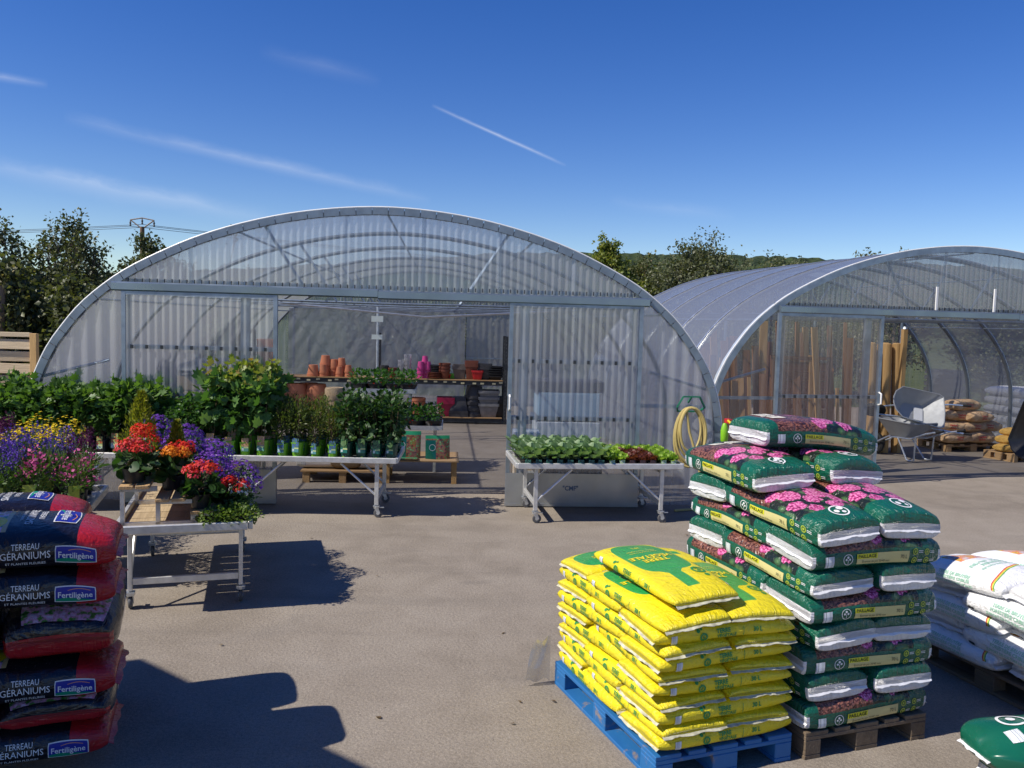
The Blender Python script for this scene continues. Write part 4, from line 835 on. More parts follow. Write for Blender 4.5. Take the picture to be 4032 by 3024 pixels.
CARD = dict(grape=card_mat('grape_card', [(.0, (0.62, 0.48, 0.12)), (.5, (0.45, 0.30, 0.07)), (.9, (0.62, 0.36, 0.26))], (0.12, 0.32, 0.24)), berry=card_mat('blueberry_card', [(.0, (0.20, 0.33, 0.70)), (.5, (0.05, 0.10, 0.38)), (.9, (0.10, 0.22, 0.06))], (0.10, 0.28, 0.30)),
            black=card_mat('blackberry_card', [(.0, (0.05, 0.03, 0.10)), (.5, (0.03, 0.08, 0.04)), (.9, (0.08, 0.22, 0.08))], (0.02, 0.16, 0.13)), currant=card_mat('currant_card', [(.0, (0.62, 0.03, 0.03)), (.45, (0.40, 0.02, 0.02)), (.9, (0.25, 0.40, 0.12))], (0.40, 0.52, 0.40)),
            goose=card_mat('gooseberry_card', [(.0, (0.30, 0.42, 0.12)), (.5, (0.14, 0.26, 0.06)), (.9, (0.5, 0.55, 0.5))], (0.30, 0.45, 0.30)), cab=card_mat('cabbage_card', [(.0, (0.20, 0.42, 0.42)), (.5, (0.05, 0.20, 0.14)), (.9, (0.02, 0.04, 0.03))], (0.02, 0.05, 0.05)),
            let=card_mat('lettuce_card', [(.0, (0.45, 0.62, 0.15)), (.5, (0.15, 0.36, 0.06)), (.9, (0.6, 0.6, 0.5))], (0.35, 0.50, 0.35)), rlet=card_mat('red_lettuce_card', [(.0, (0.16, 0.04, 0.03)), (.5, (0.06, 0.02, 0.02)), (.9, (0.03, 0.02, 0.02))], (0.03, 0.02, 0.02)),
            deco=card_mat('deco_card', [(.0, (0.42, 0.46, 0.05)), (.9, (0.30, 0.36, 0.04))], (0.06, 0.20, 0.06)))

def pot_plant(name, label, group, pot, foliage, stems=None, card=None, seed=0, potsize=(.065, .20), square=True, sticker=True):
    T = thing(name, label, 'plant', group=group); w_, h_ = potsize
    q = MB(); q.lathe([(w_ * .74, 0.0), (w_ * .95, h_ * .93), (w_ * 1.04, h_ * .93), (w_ * 1.04, h_), (w_ * .93, h_), (w_ * .9, h_ * .9)], 16, sq=6 if square else 0); q.build('pot', pot, T, True)
    MB().lathe([(0, h_ * .905), (w_ * .9, h_ * .905)], 12).build('soil', M_soil, T)
    if stems:
        q = MB()
        for st in stems: q.tube(st[0], st[1], 5)
        q.build('stem', stems[0][2] if len(stems[0]) > 2 else M_stem, T, True)
    sets, mats = foliage; link('foliage', leaf_mesh('foliage', sets, mats), T)
    if card:
        c = MB().box((0, 0, .085), (.082, .003, .16)).build('label_card', CARD[card], T); c.location = (0, -w_ - .008, h_ * .42); c.rotation_euler = (rad(-4), 0, rad(random.uniform(-6, 6)))
        if sticker: MB().lathe([(.0, 0), (.017, 0), (.017, .002), (0, .002)], 8, (0, -w_ - .016, h_ * .12 + .012), Matrix.Rotation(math.pi / 2, 3, 'X') @ Matrix.Diagonal((1.2, .8, 1))).build('price_sticker', M_sticker, T)
    return T
def bush(r, n, c, rd, tpl, size, hollow=.35, up=.2, jit=.7, mi=0, lo=0.7, hi=1.3):
    P, d = blob(r, n, c, rd, hollow); N = d * .6 + np.array([0, 0, .8]) + r.normal(size=d.shape) * .45
    return (leaves(P, rdirs(r, d, up, jit), N, size * r.uniform(lo, hi, n), tpl), mi)
def canes(r, k, h, sp=.08, rr=.004): return [([(r.uniform(-.02, .02), r.uniform(-.02, .02), .17), (r.uniform(-sp, sp) * .6, r.uniform(-sp, sp) * .6, h * .55), (r.uniform(-sp, sp), r.uniform(-sp, sp), h)], [rr, rr, rr * .5]) for _ in range(k)]
def variants(n, fn): return [fn(np.random.RandomState(100 + i * 7)) for i in range(n)]
def mk_currant(r): return pot_plant('currant_bush', 'leafy bright green currant bush', 'currant bushes on the bench', M_black, ([bush(r, 210, (0, 0, .56), (.15, .15, .27), 'lobed', .066, .25, lo=.55, hi=1.45)], [ML['currant']]), canes(r, 4, .7), 'currant')
def mk_goose(r): return pot_plant('gooseberry_bush', 'small-leaved dark gooseberry bush', 'gooseberry bushes on the bench', M_lime, ([bush(r, 420, (0, 0, .42), (.13, .13, .19), 'round', .034)], [ML['goose']]), canes(r, 5, .55), 'goose')
def mk_vine(r): return pot_plant('grape_vine', 'tall grape vine with lobed leaves', 'grape vines on the bench', M_lime, ([bush(r, 110, (0, 0, .58), (.13, .13, .33), 'lobed', .105), bush(r, 26, (0, 0, .88), (.09, .09, .12), 'lobed', .06, mi=1)], [ML['vine'], ML['vinetip']]), canes(r, 2, .95), 'grape')
def mk_blue(r): return pot_plant('blueberry_bush', 'fine-leaved olive green blueberry bush', 'blueberry bushes on the bench', M_lime, ([bush(r, 560, (0, 0, .46), (.12, .12, .24), 'lance', .046, up=.7, jit=.5)], [ML['blue']]), canes(r, 6, .66), 'berry')
def mk_black(r): return pot_plant('blackberry_bush', 'dark-leaved blackberry bush', 'blackberry bushes on the bench', M_teal, ([bush(r, 200, (0, 0, .5), (.14, .14, .27), 'oval', .07), bush(r, 12, (0, -.05, .3), (.12, .08, .1), 'round', .06, mi=1)], [ML['dark'], ML['brassica']]), canes(r, 3, .72), 'black')
kinds = [variants(3, k) for k in (mk_currant, mk_goose, mk_vine, mk_blue, mk_black)]
rr = random.Random(4)
def row(px_list, vs, rows, zscale=1.0, depth0=.10, dd=.20):
    base = [v['label'] for v in vs]
    for i, px in enumerate(px_list):
        f = on_z(px, 1795, .67); x = (f - qM).dot(eM)
        for j in range(rows):
            v = vs[(i + j * 2) % 3]; p = qM + eM * (x + rr.uniform(-.015, .015)) + nM * (depth0 + j * dd + rr.uniform(-.01, .01)); p.z = .635
            place(v, USED, p, rr.uniform(-.25, .25), base[(i + j * 2) % 3] + ', ' + ('front row with its label card showing', 'second row from the front rail', 'third row from the front rail', 'rear row nearest the greenhouse')[j], scale=zscale * rr.uniform(.86, 1.12))
row([-130, -70, -8, 54, 116, 178, 240, 302, 364, 426, 486, 545], kinds[0], 4, .93)
row([605, 662, 720, 770], kinds[1], 4)
row([822, 888, 953, 1030], kinds[2], 4)
row([1112, 1175, 1243, 1311], kinds[3], 4, .86)
row([1368, 1420, 1483, 1541], kinds[4], 4, .90)

# seedling trays on the bench by the marked door
def seedling(name, label, group, r, mat, tpl, n, size, h, card, sp=.05):
    T = thing(name, label, 'seedling tray', group=group)
    q = MB(); q.lathe([(.040, 0), (.052, .05), (.055, .05), (.055, .053), (.05, .053), (.048, .045)], 12, sq=8, M=Matrix.Diagonal((1.05, 1.75, 1)).to_3x3()); q.build('tray', M_black, T)
    MB().box((0, 0, .044), (.095, .16, .004)).build('soil', M_soil, T)
    S = []; cells = [(x, y) for x in (-.026, .026) for y in (-.055, 0, .055)]
    for x, y in cells:
        k = n; a = r.uniform(0, 6.28, k); el = r.uniform(.25, 1.2, k); d = np.stack([np.cos(a) * np.cos(el), np.sin(a) * np.cos(el), np.sin(el)], 1); P = np.array([x, y, .05]) + d * h * r.uniform(.35, 1, (k, 1)) * .7
        P[:, 2] = .05 + h * r.uniform(.15, .85, k); S.append((leaves(P, d + np.array([0, 0, .1]), -d * .5 + np.array([0, 0, 1.0]), size * r.uniform(.7, 1.25, k), tpl), 0))
    link('seedlings', leaf_mesh('seedlings', S, [mat]), T)
    if card:
        c = MB().box((0, 0, .03), (.062, .002, .072)).build('label_card', CARD[card], T); c.location = (0, -.105, .012); c.rotation_euler = (rad(-8), 0, 0)
    return T
sk = dict(b=variants(3, lambda r: seedling('seedling_tray', 'tray of grey-green cabbage seedlings on the bench', 'cabbage seedling trays', r, ML['brassica'], 'round', 8, .072, .17, 'cab')),
          l=variants(2, lambda r: seedling('seedling_tray', 'tray of pale green lettuce seedlings on the bench', 'green lettuce seedling trays', r, ML['lettuce'], 'frill', 12, .05, .06, 'let')),
          d=variants(2, lambda r: seedling('seedling_tray', 'tray of dark red lettuce seedlings on the bench', 'red lettuce seedling trays', r, ML['redlet'], 'frill', 13, .045, .055, 'rlet')))
oR = Vector((.085, 9.02, 0)); cols = ['b'] * 8 + ['l', 'l', 'd', 'd', 'd', 'l', 'l']
for i, k in enumerate(cols):
    for j in range(4):
        kk = k if not (k == 'd' and j == 3) else 'l'
        v = sk[kk][(i + j) % len(sk[kk])]; p = oR + eR * (.12 + i * .118) + nR * (.14 + j * .205); p.z = .634
        place(v, USED, p, rzR + rr.uniform(-.05, .05), {'b': 'tray of grey-green cabbage seedlings', 'l': 'tray of pale green lettuce seedlings', 'd': 'tray of dark red lettuce seedlings'}[kk] + ', ' + ('front row with label card', 'second row from the front rail', 'third row from the front rail', 'rear row nearest the door')[j])

# stepped stand on the flower bench
ST = thing('plant_stand', 'stepped stand of wooden planks on aluminium frames, on the plank bench', 'stand', cF + Vector((0, 0, .634)), rzF)
steps = [(-.34, .32), (-.10, .22), (.14, .12)]
for u, z in steps:
    for k in (-.055, .055): MB().box((u + k, -.02, z - .012), (.095, 1.70, .024)).build('plank', M_woody, ST, bevel=.003)
for y in (-.78, 0.0, .76):
    q = MB()
    for u, z in steps: q.box((u - .09, y, (z - .024) / 2), (.03, .03, z - .024)); q.box((u + .02, y, z - .04), (.25, .03, .03))
    q.box((-.06, y, .018), (.74, .03, .034)); q.build('side_frame', M_alu, ST)
def onF(u, v, z): p = cF + eF * u + nF * v; p.z = .634 + z; return p
def dome_flowers(r, n, c, R, up=.55, lo=-.1):
    P = []; 
    while len(P) < n:
        d = r.normal(size=3); d /= np.linalg.norm(d)
        if d[2] > lo: P.append(np.asarray(c) + d * R * r.uniform(.93, 1.05))
    P = np.array(P); d = (P - np.asarray(c)) / R; return P, d
def facing(P, d, size, r, tpl='petal5', mi=0):
    N = d + r.normal(size=d.shape) * .25 + np.array([0, 0, .15]); D = np.cross(N, r.normal(size=d.shape)); return (leaves(P, D, N, size * r.uniform(.8, 1.2, len(P)), tpl), mi)
def kalanchoe(label, pm, seed, hi=.15):
    r = np.random.RandomState(seed); sets = [bush(r, 60, (0, 0, .15), (.13, .13, .07), 'round', .085, hollow=.3)]
    for k in range(11):
        a = 2 * math.pi * k / 11 + r.rand(); rad_ = r.uniform(.02, .12); c = np.array([math.cos(a) * rad_, math.sin(a) * rad_, .16 + hi * (.75 + .3 * r.rand()) - rad_ * .35]); P, d = dome_flowers(r, 44, c, .048, lo=-.1); sets.append(facing(P, d, .021, r, mi=1 + (k % len(pm))))
    return pot_plant('kalanchoe', label, 'potted kalanchoes on the stand', M_black, (sets, [ML['dark']] + pm), canes(r, 5, .26, .1, .004), None, seed, (.085, .11), False)
K = [kalanchoe('crimson kalanchoe in a black pot on the top step', [MP['red'], MP['coral']], 1), kalanchoe('scarlet kalanchoe behind the crimson one on the top step', [MP['scarlet'], MP['red']], 2, .2), kalanchoe('orange kalanchoe between two red ones', [MP['orange']], 3), kalanchoe('dark red kalanchoe on the middle step', [MP['red']], 4), kalanchoe('coral red kalanchoe in a black pot at the end of the lowest step', [MP['coral'], MP['scarlet']], 5, .17), kalanchoe('single-headed red kalanchoe among the purple asters', [MP['red']], 6, .12)]
for o, (u, v, z) in zip(K, ((-.36, -.72, .32), (-.34, -.42, .32), (-.12, -.50, .22), (-.06, -.28, .22), (.10, -.74, .12), (.30, -.50, .0))): o.location = onF(u, v, z)
def aster(label, seed, R=.17, pm='purple'):
    r = np.random.RandomState(seed); P, d = dome_flowers(r, 290, (0, 0, .17), R, lo=-.3); P2, d2 = dome_flowers(r, 60, (0, 0, .17), R * .93, lo=-.25)
    return pot_plant('aster', label, 'purple asters on the stand', M_black, ([bush(r, 420, (0, 0, .16), (R * .9, R * .9, R * .85), 'lance', .04), facing(P, d, .032, r, mi=1), facing(P2, d2, .034, r, mi=2)], [ML['dark'], MP[pm], MP['violet']]), canes(r, 4, .2, .08), None, seed, (.08, .11), False)
aspots = [(-.12, .62, .22), (-.08, .22, .22), (.12, .0, .12), (.14, -.36, .12), (.36, -.22, .02), (-.34, .45, .32), (.14, .38, .12)]
for i, (u, v, z) in enumerate(aspots): aster('purple aster cushion among the kalanchoes on the stepped stand', 20 + i, .195).location = onF(u, v, z)
def conifer(label, seed, h, R):
    r = np.random.RandomState(seed); n = int(2600 * h / .55); t = r.rand(n) ** .8; a = r.uniform(0, 6.28, n); rr_ = R * (1 - t) ** .75 * r.uniform(.35, 1.0, n) * (1 + .25 * np.sin(a * 3 + seed)); P = np.stack([np.cos(a) * rr_, np.sin(a) * rr_, .10 + t * h], 1); d = np.stack([np.cos(a) * .6, np.sin(a) * .6, np.ones(n)], 1) + r.normal(size=(n, 3)) * .3
    return pot_plant('golden_conifer', label, 'golden conifers on the stand', M_black, ([(leaves(P, d, r.normal(size=(n, 3)), .038 * r.uniform(.6, 1.3, n), 'lance'), 0)], [ML['conifer']]), canes(r, 1, h * .8, .01, .008), None, seed, (.08, .11), False)
conifer('tall golden conifer at the back of the flower stand', 3, .50, .17).location = onF(-.38, -.08, .32); conifer('small golden conifer between kalanchoe and asters', 4, .36, .10).location = onF(-.12, -.05, .22)
r = np.random.RandomState(9); P, d = dome_flowers(r, 26, (0, 0, .16), .10, lo=.2)
pot_plant('white_daisy_plant', 'small white-flowered plant with silvery leaves on the bench corner', 'bench corner plants', M_black, ([bush(r, 260, (0, 0, .13), (.11, .11, .09), 'lance', .045), facing(P, d, .034, r, mi=1)], [ML['brassica'], MP['white']]), None, None, 9, (.06, .08), False).location = onF(.36, -.55, .0)
for i, (u, v) in enumerate(((.22, -.84), (.38, -.84), (.36, -.66))):
    r = np.random.RandomState(40 + i); pot_plant('sedum_plant', 'low spreading green sedum spilling over the bench edge', 'sedums at the bench edge', M_black, ([bush(r, 750, (0, 0, .07), (.15, .13, .075), 'round', .019, hollow=.5)], [ML['sedum']]), None, None, 40 + i, (.06, .07), False).location = onF(u, v, 0)

# perennials on the left-hand benches
def spikes(r, n, c, sp, h0, h1, mat_i, per=26, size=.018):
    P = []; D = []
    for _ in range(n):
        x, y = c[0] + r.uniform(-sp, sp), c[1] + r.uniform(-sp, sp); h = r.uniform(h0, h1); L_ = r.uniform(.10, .2); lean = r.normal(size=2) * .04
        for k in range(per):
            t = r.rand(); a = r.uniform(0, 6.28); P.append((x + lean[0] * t + math.cos(a) * .010, y + lean[1] * t + math.sin(a) * .010, h - L_ * t)); D.append((math.cos(a), math.sin(a), .5))
    P, D = np.array(P), np.array(D); return (leaves(P, D, r.normal(size=P.shape), size * r.uniform(.7, 1.3, len(P)), 'oval'), mat_i)
def perennial(label, group, seed, kind):
    r = np.random.RandomState(seed); base = bush(r, 330, (0, 0, .26), (.13, .13, .16), 'lance', .05, up=.8, jit=.5)
    if kind == 'yellow': P, d = dome_flowers(r, 70, (0, 0, .34), .15, lo=-.1); P[:, 2] += r.uniform(-.02, .08, len(P)); ex = [facing(P, np.abs(d) * [0, 0, 1] + d * .3, .036, r, mi=1)]; mats = [ML['grassy'], MP['yellow']]
    elif kind == 'pink': ex = [spikes(r, 9, (0, 0), .12, .36, .48, 1, 10, .034)]; mats = [ML['grassy'], MP['pink']]
    elif kind == 'blue': ex = [spikes(r, 22, (0, 0), .12, .42, .62, 1, 24, .017)]; mats = [ML['grassy'], MP['violet']]
    else: ex = [spikes(r, 16, (0, 0), .12, .45, .66, 1, 30, .016)]; mats = [ML['grassy'], MP['plum']]
    st = [([(r.uniform(-.05, .05), r.uniform(-.05, .05), .1), (r.uniform(-.12, .12), r.uniform(-.12, .12), .48)], .0025, M_gstem) for _ in range(10)]
    return pot_plant('perennial', label, group, plain('magenta_pot', (0.10, 0.02, 0.05), .4) if False else M_black, ([base] + ex, mats), st, 'deco', seed, (.075, .14), False, False)
pv = {k: [perennial(l, g, s + i, k) for i in range(2)] for k, l, g, s in (('blue', 'blue spiked salvia in a pot on the perennial bench', 'blue salvias', 300), ('plum', 'dark plum spiked salvia in a pot on the perennial bench', 'plum salvias', 310), ('yellow', 'yellow daisy-flowered perennial on the perennial bench', 'yellow perennials', 320), ('pink', 'pink-flowered penstemon in a pot on the perennial bench', 'pink penstemons', 330))}
def onP(u, v): p = qP - eF * u + nF * v; p.z = .634; return p
for j, v in enumerate((.12, .33, .55, .78, 1.14, 1.36, 1.60, 1.82)):
    for i in range(7):
        u = .13 + i * .25 + (.35 if v > 1 else 0)
        k = ('pink', 'pink', 'blue', 'pink', 'blue', 'pink', 'blue')[i] if j < 2 else ('plum', 'blue', 'blue', 'plum', 'blue', 'plum', 'blue')[i] if j < 4 else ('yellow', 'yellow', 'plum', 'blue', 'plum', 'blue', 'blue')[i]
        place(pv[k][(i + j) % 2], USED, onP(u + rr.uniform(-.03, .03), v), rzF + rr.uniform(-.2, .2), {'blue': 'blue spiked salvia', 'plum': 'dark plum spiked salvia', 'yellow': 'yellow daisy-flowered perennial', 'pink': 'pink-flowered penstemon'}[k] + f', {ORD[j]} row back from the geranium soil stack', scale=rr.uniform(.92, 1.1))
# ------------------------------------------------------------------ inside the big greenhouse
rk = random.Random(8)
RK = thing('storage_rack', 'long dark steel rack of plant pots with paper price tags', 'rack', W1(0, 8.0), RZ1)
for s in (-3.45, -.75, 2.0):
    for d in (0, .6):
        q = MB(); q.box((s, d, .95), (.07, .05, 1.9))
        q.build('upright', M_steel_d, RK, bevel=.004)
        tag_ = MB()
        for k in range(22): tag_.box((s, d - .026, .12 + k * .08), (.018, .004, .03))
        tag(tag_.build('slot_holes', M_rubber, RK), kind='stuff')
    MB().bar((s, 0, .3), (s, .6, .9), .025, .025).build('upright_brace', M_steel_d, RK); MB().bar((s, 0, 1.7), (s, .6, 1.1), .025, .025).build('upright_brace', M_steel_d, RK)
for s0, s1 in ((-3.40, -.80), (-.70, 1.95)):
    for z in (.12, .93):
        for d in (0, .6): MB().box(((s0 + s1) / 2, d, z - .05), (s1 - s0, .045, .09)).build('beam', M_steel_d, RK)
        for k in range(5): MB().box(((s0 + s1) / 2, .02 + k * .14, z + .008), (s1 - s0 - .02, .125, .016)).build('shelf_board', M_wood, RK)
M_pricetag = plain('price_tag_paper', (0.62, 0.58, 0.36), .6, 0, .1)
for k in range(26): MB().box((-3.2 + k * .205 + rk.uniform(-.04, .04), -.03, .90 + rk.choice((0, -.025))), (.075, .004, .035)).build('price_tag', M_pricetag, RK)
M_pink = plain('pink_plastic', (0.62, 0.06, 0.26), .35); M_redp = plain('red_plastic', (0.50, 0.02, 0.025), .35); M_mag = plain('magenta_plastic', (0.34, 0.012, 0.06), .35); M_anth = plain('anthracite_plastic', (0.045, 0.045, 0.05), .5, 0, .2); M_gr = plain('green_plastic', (0.10, 0.42, 0.04), .35); M_brn = plain('brown_plastic', (0.19, 0.055, 0.03), .45); M_taup = plain('taupe_plastic', (0.15, 0.125, 0.11), .5); M_zincpot = plain('grey_planter', (0.24, 0.24, 0.24), .5)
M_cup = clearmat('clear_plastic_cup', .6, (.95, .95, .97), (.7, .72, .75), .1, .15)
def potstack(name, label, s, dep, z, r, h, n, lift, mat, sq=0, inv=True, group=None):
    T = thing(name, label, 'pots', W1(s, dep, z), RZ1 + rk.uniform(-.1, .1), group)
    for k in range(n):
        if inv: pr_ = [(r * .96, 0), (r, .0), (r, h * .2), (r * .92, h * .2), (r * .68, h), (0, h)]
        else: pr_ = [(0, 0), (r * .68, 0), (r * .92, h * .8), (r, h * .8), (r, h), (r * .93, h), (r * .9, h * .75), (0, h * .7)]
        q = MB(); q.lathe(pr_, 20, (0, 0, k * lift), sq=sq); q.build('pot' if n > 1 else 'pot_body', mat, T, True)
    return T
TG = 'terracotta pots on the rack'; zs = .948
def onrack(px, py=1450): return P1(px, py, 8.2)[0]
for i, (px, r, h, n, l, lab) in enumerate(((1235, .135, .24, 1, 0, 'single upturned terracotta pot at the end of the pot row'), (1278, .125, .22, 3, .11, 'tallest pile of upturned terracotta pots on the shelf'), (1275, .10, .19, 2, .06, 'short pile of terracotta pots before the tallest pile'), (1312, .11, .2, 3, .08, 'second pile of upturned terracotta pots on the shelf'), (1342, .10, .19, 3, .10, 'third pile of upturned terracotta pots on the shelf'), (1338, .085, .16, 2, .05, 'small pile of terracotta pots before the third pile'), (1373, .085, .16, 2, .09, 'slim pile of terracotta pots beyond the taller piles'), (1397, .06, .12, 1, 0, 'small terracotta pot beside the strawberry plants'))):
    potstack('terracotta_pots', lab, onrack(px), 8.15 + (.18 if i in (1, 3, 4) else 0), zs, r, h, n, l, M_terra, 0, True, TG)
for i, (px, r, dy, lab) in enumerate(((1165, .31, .15, 'big upturned terracotta bowls under the shelf, with a price sticker'), (1245, .29, .2, 'big upturned terracotta bowls under the shelf beside the jute roll'), (1208, .28, .45, 'big upturned terracotta bowls deep under the shelf'))): potstack('terracotta_bowls', lab, P1(px, 1560, 8.2)[0], 8.0 + dy, .138, r, .42, 3, .11, M_terra, 0, True, TG)
for i, px in enumerate((1035, 1062)):
    T = thing('planter_box', f'tall stack of square terracotta planters behind the door, {("outer", "inner")[i]} one', 'planter', W1(onrack(px), 8.2, zs), RZ1, 'stacked square planters')
    for k in range(5): MB().lathe([(.10, k * .14), (.115, k * .14 + .20)], 16, sq=10).build('planter', M_terra, T)
for px, lab, r, h, n, l, mt, sq, inv in ((1512, 'dark flower pot behind the strawberry leaves', .10, .2, 2, .05, M_anth, 0, False), (1545, 'brown plastic pots behind the clear cups', .10, .16, 2, .05, M_brn, 0, False), (1578, 'shorter pile of clear plastic orchid pots', .075, .2, 3, .09, M_cup, 0, False), (1604, 'taller pile of clear plastic orchid pots', .085, .24, 4, .09, M_cup, 0, False),
        (1656, 'first pile of bright pink pots', .085, .18, 3, .09, M_pink, 0, True), (1672, 'tallest pile of bright pink pots', .08, .18, 4, .10, M_pink, 0, True), (1684, 'pile of bright pink pots beside the saucers', .085, .18, 3, .09, M_pink, 0, True), (1718, 'pile of dark saucers on the shelf', .17, .04, 8, .036, M_anth, 0, False), (1712, 'low pile of brown saucers before the dark ones', .16, .04, 4, .035, M_brn, 0, False), (1750, 'brown and black nested pots on the shelf', .13, .2, 3, .07, M_brn, 0, False),
        (1758, 'small red square planter on the shelf', .11, .10, 1, 0, M_redp, 10, False), (1786, 'small green square planter on the shelf', .10, .11, 1, 0, M_gr, 10, False), (1810, 'taupe square planters nested on the shelf', .16, .26, 2, .05, M_taup, 10, False), (1856, 'tall rust-red square planters nested on the shelf', .15, .34, 2, .06, M_brn, 10, False), (1880, 'bright red planter behind the rust-red ones', .13, .2, 1, 0, M_redp, 10, False), (1908, 'black square planters nested on the shelf', .16, .28, 2, .06, M_anth, 10, False), (1950, 'pile of flat black planters at the rack end', .17, .09, 5, .05, M_black, 10, False)):
    potstack('plant_pots', lab, onrack(px, 1480), 8.22 + rk.uniform(-.05, .1), zs, r, h, n, l, mt, sq, inv, 'plastic pots on the rack shelf')
for px, lab, r, h, n, l, mt, sq, inv in ((1755, 'magenta square planters nested under the shelf', .20, .34, 2, .07, M_mag, 10, False), (1808, 'dark grey square planters under the shelf', .22, .36, 2, .06, M_anth, 10, True), (1866, 'pile of tall round anthracite planters under the shelf', .22, .36, 4, .13, M_anth, 0, True), (1922, 'pale grey square planters under the shelf', .24, .30, 3, .14, M_zincpot, 10, False), (1968, 'black planters in the rack corner', .18, .36, 2, .08, M_black, 10, False), (1640, 'terracotta planters under the shelf behind the strawberries', .20, .3, 2, .08, M_terra, 0, False)):
    potstack('plant_pots', lab, P1(px, 1600, 8.3)[0], 8.25, .138, r, h, n, l, mt, sq, inv, 'planters under the rack shelf')
# centre post cards
for z, sz in ((2.20, (.22, .11)), (1.86, (.2, .09))):
    s, _ = P1(1486, 1250, 6.0); c = thing('notice_card', f'pale notice card tied to the centre post, {"upper" if z > 2 else "lower"} one', 'sign', W1(s, 6.0, z), RZ1, 'cards on the centre post'); MB().box((0, -.03, 0), (sz[0], .004, sz[1])).build('card', M_card, c)
s, _ = P1(1487, 1300, 6.0); ps = thing('support_post', 'slim galvanised centre post carrying two pale notice cards', 'post', W1(s, 6.0), RZ1); MB().tube([(0, 0, 0), (0, 0, 2.44)], .028, 8).build('tube', M_galv_l, ps, True); MB().box((0, 0, .01), (.12, .12, .02)).build('foot_plate', M_galv, ps)

# strawberry stand just inside the door
SB = thing('plant_stand', 'two-tier aluminium stand of strawberry plants inside the doorway', 'stand', W1(.05, 2.35), RZ1)
def tier(s0, s1, y0, y1, z):
    for y in (y0, y1): MB().box(((s0 + s1) / 2, y, z), (s1 - s0, .03, .06)).build('edge_rail', M_alu, SB)
    for x in (s0, s1): MB().box((x, (y0 + y1) / 2, z), (.03, y1 - y0 - .03, .06)).build('edge_rail', M_alu, SB)
    MB().box(((s0 + s1) / 2, (y0 + y1) / 2, z - .01), (s1 - s0 - .03, y1 - y0 - .03, .012)).build('shelf', M_alu, SB)
tier(-.72, .62, -.35, .45, .66); tier(-.72, .22, -.1, .45, 1.16)
for x in (-.62, .52):
    for y in (-.25, .38): MB().box((x, y, .33), (.04, .03, .64)).build('leg', M_alu, SB)
for x in (-.64, .14):
    for y in (0, .38): MB().box((x, y, .90), (.03, .03, .46)).build('post', M_alu, SB)
MB().box((-.05, -.25, .2), (1.1, .03, .04)).build('cross_bar', M_alu, SB)
def strawberry(seed):
    r = np.random.RandomState(seed); T = thing('strawberry_plant', 'leafy strawberry plants in a black tray on the two-tier stand', 'plant', group='strawberry plants on the stand')
    q = MB(); q.lathe([(.10, 0), (.125, .075), (.13, .08)], 16, sq=8); q.build('tray', M_black, T); MB().box((0, 0, .07), (.2, .2, .008)).build('soil', M_soil, T)
    P, d = blob(r, 90, (0, 0, .16), (.15, .15, .10), .4); sets = [(leaves(P, rdirs(r, d, .2, .5), d * .4 + np.array([0, 0, 1.0]), .062 * r.uniform(.7, 1.3, 90), 'oval'), 0)]
    a = r.uniform(0, 6.28, 7); Pb = np.stack([np.cos(a) * .12, np.sin(a) * .12, r.uniform(.05, .1, 7)], 1); sets.append((leaves(Pb, np.tile([0, 0, -1.0], (7, 1)), np.stack([np.cos(a), np.sin(a), 0 * a], 1), np.full(7, .028), 'round'), 1))
    link('foliage', leaf_mesh('foliage', sets, [ML['straw'], MP['red']]), T); return T
sv = [strawberry(500 + i) for i in range(3)]; k = 0
for z, xs, ys, nm in ((.68, (.0, .24, .48), (-.22, .03, .28), 'lower'), (1.18, (-.6, -.36, -.12, .1), (.02, .28), 'upper'), (.68, (-.55, -.3), (-.22,), 'lower')):
    for x in xs:
        for y in ys: place(sv[k % 3], USED, W1(.05 + x, 2.35 + y, z), rk.uniform(0, 6), f'strawberry plants in a black tray on the {nm} tier of the stand'); k += 1
M_jute = plain('jute_cloth', (0.48, 0.36, 0.22), .95, 0, .25, 25, .01)
T = thing('jute_roll', 'standing roll of pale jute cloth beside the strawberry stand', 'roll', W1(-.88, 2.2, 0), RZ1); q = MB(); q.lathe([(.13, 0), (.135, .4), (.13, .9), (.14, 1.17), (.125, 1.2), (.07, 1.18), (.05, 1.2), (.0, 1.19)], 18); q.build('roll', M_jute, T, True); q = MB(); q.lathe([(.141, 1.02), (.15, 1.06), (.147, 1.1)], 18); q.build('loose_wrap', M_jute, T, True)

# low wooden table with two display packs, and the little pallet of soil bags
TB = thing('low_table', 'low wooden plank table with two plant packs on top', 'table', Vector((-1.225, 11.5, 0)), .08)
for k in range(5): MB().box((0, -.32 + k * .16, .315), (1.02, .15, .022)).build('top_plank', M_wood, TB, bevel=.003)
for x in (-.45, .45):
    for y in (-.3, .3): MB().box((x, y, .152), (.07, .07, .304)).build('leg', M_woodz, TB, bevel=.003)
    MB().box((x, 0, .28), (.05, .5, .05)).build('rail', M_woody, TB)
def pack_mat():
    M = Mat('plant_pack_print', .2, 0, .6); t = M.node('ShaderNodeTexCoord'); sp = M.node('ShaderNodeSeparateXYZ'); M.link(t.outputs['Generated'], sp.inputs[0]); x, z = X(M.nt, sp.outputs[0]), X(M.nt, sp.outputs[2])
    pic = M.ramp(M.voro(28), [(0, (.45, .5, .3)), (.3, (.12, .25, .06)), (.6, (.35, .10, .06)), (.9, (.03, .06, .03))]); c = M.mix(x.lt(.42) * z.lt(.8), pic, (.01, .11, .075)); c = M.mix(z.gt(.86), c, (.03, .30, .12)); M.color(c); return M.m
M_pack = pack_mat()
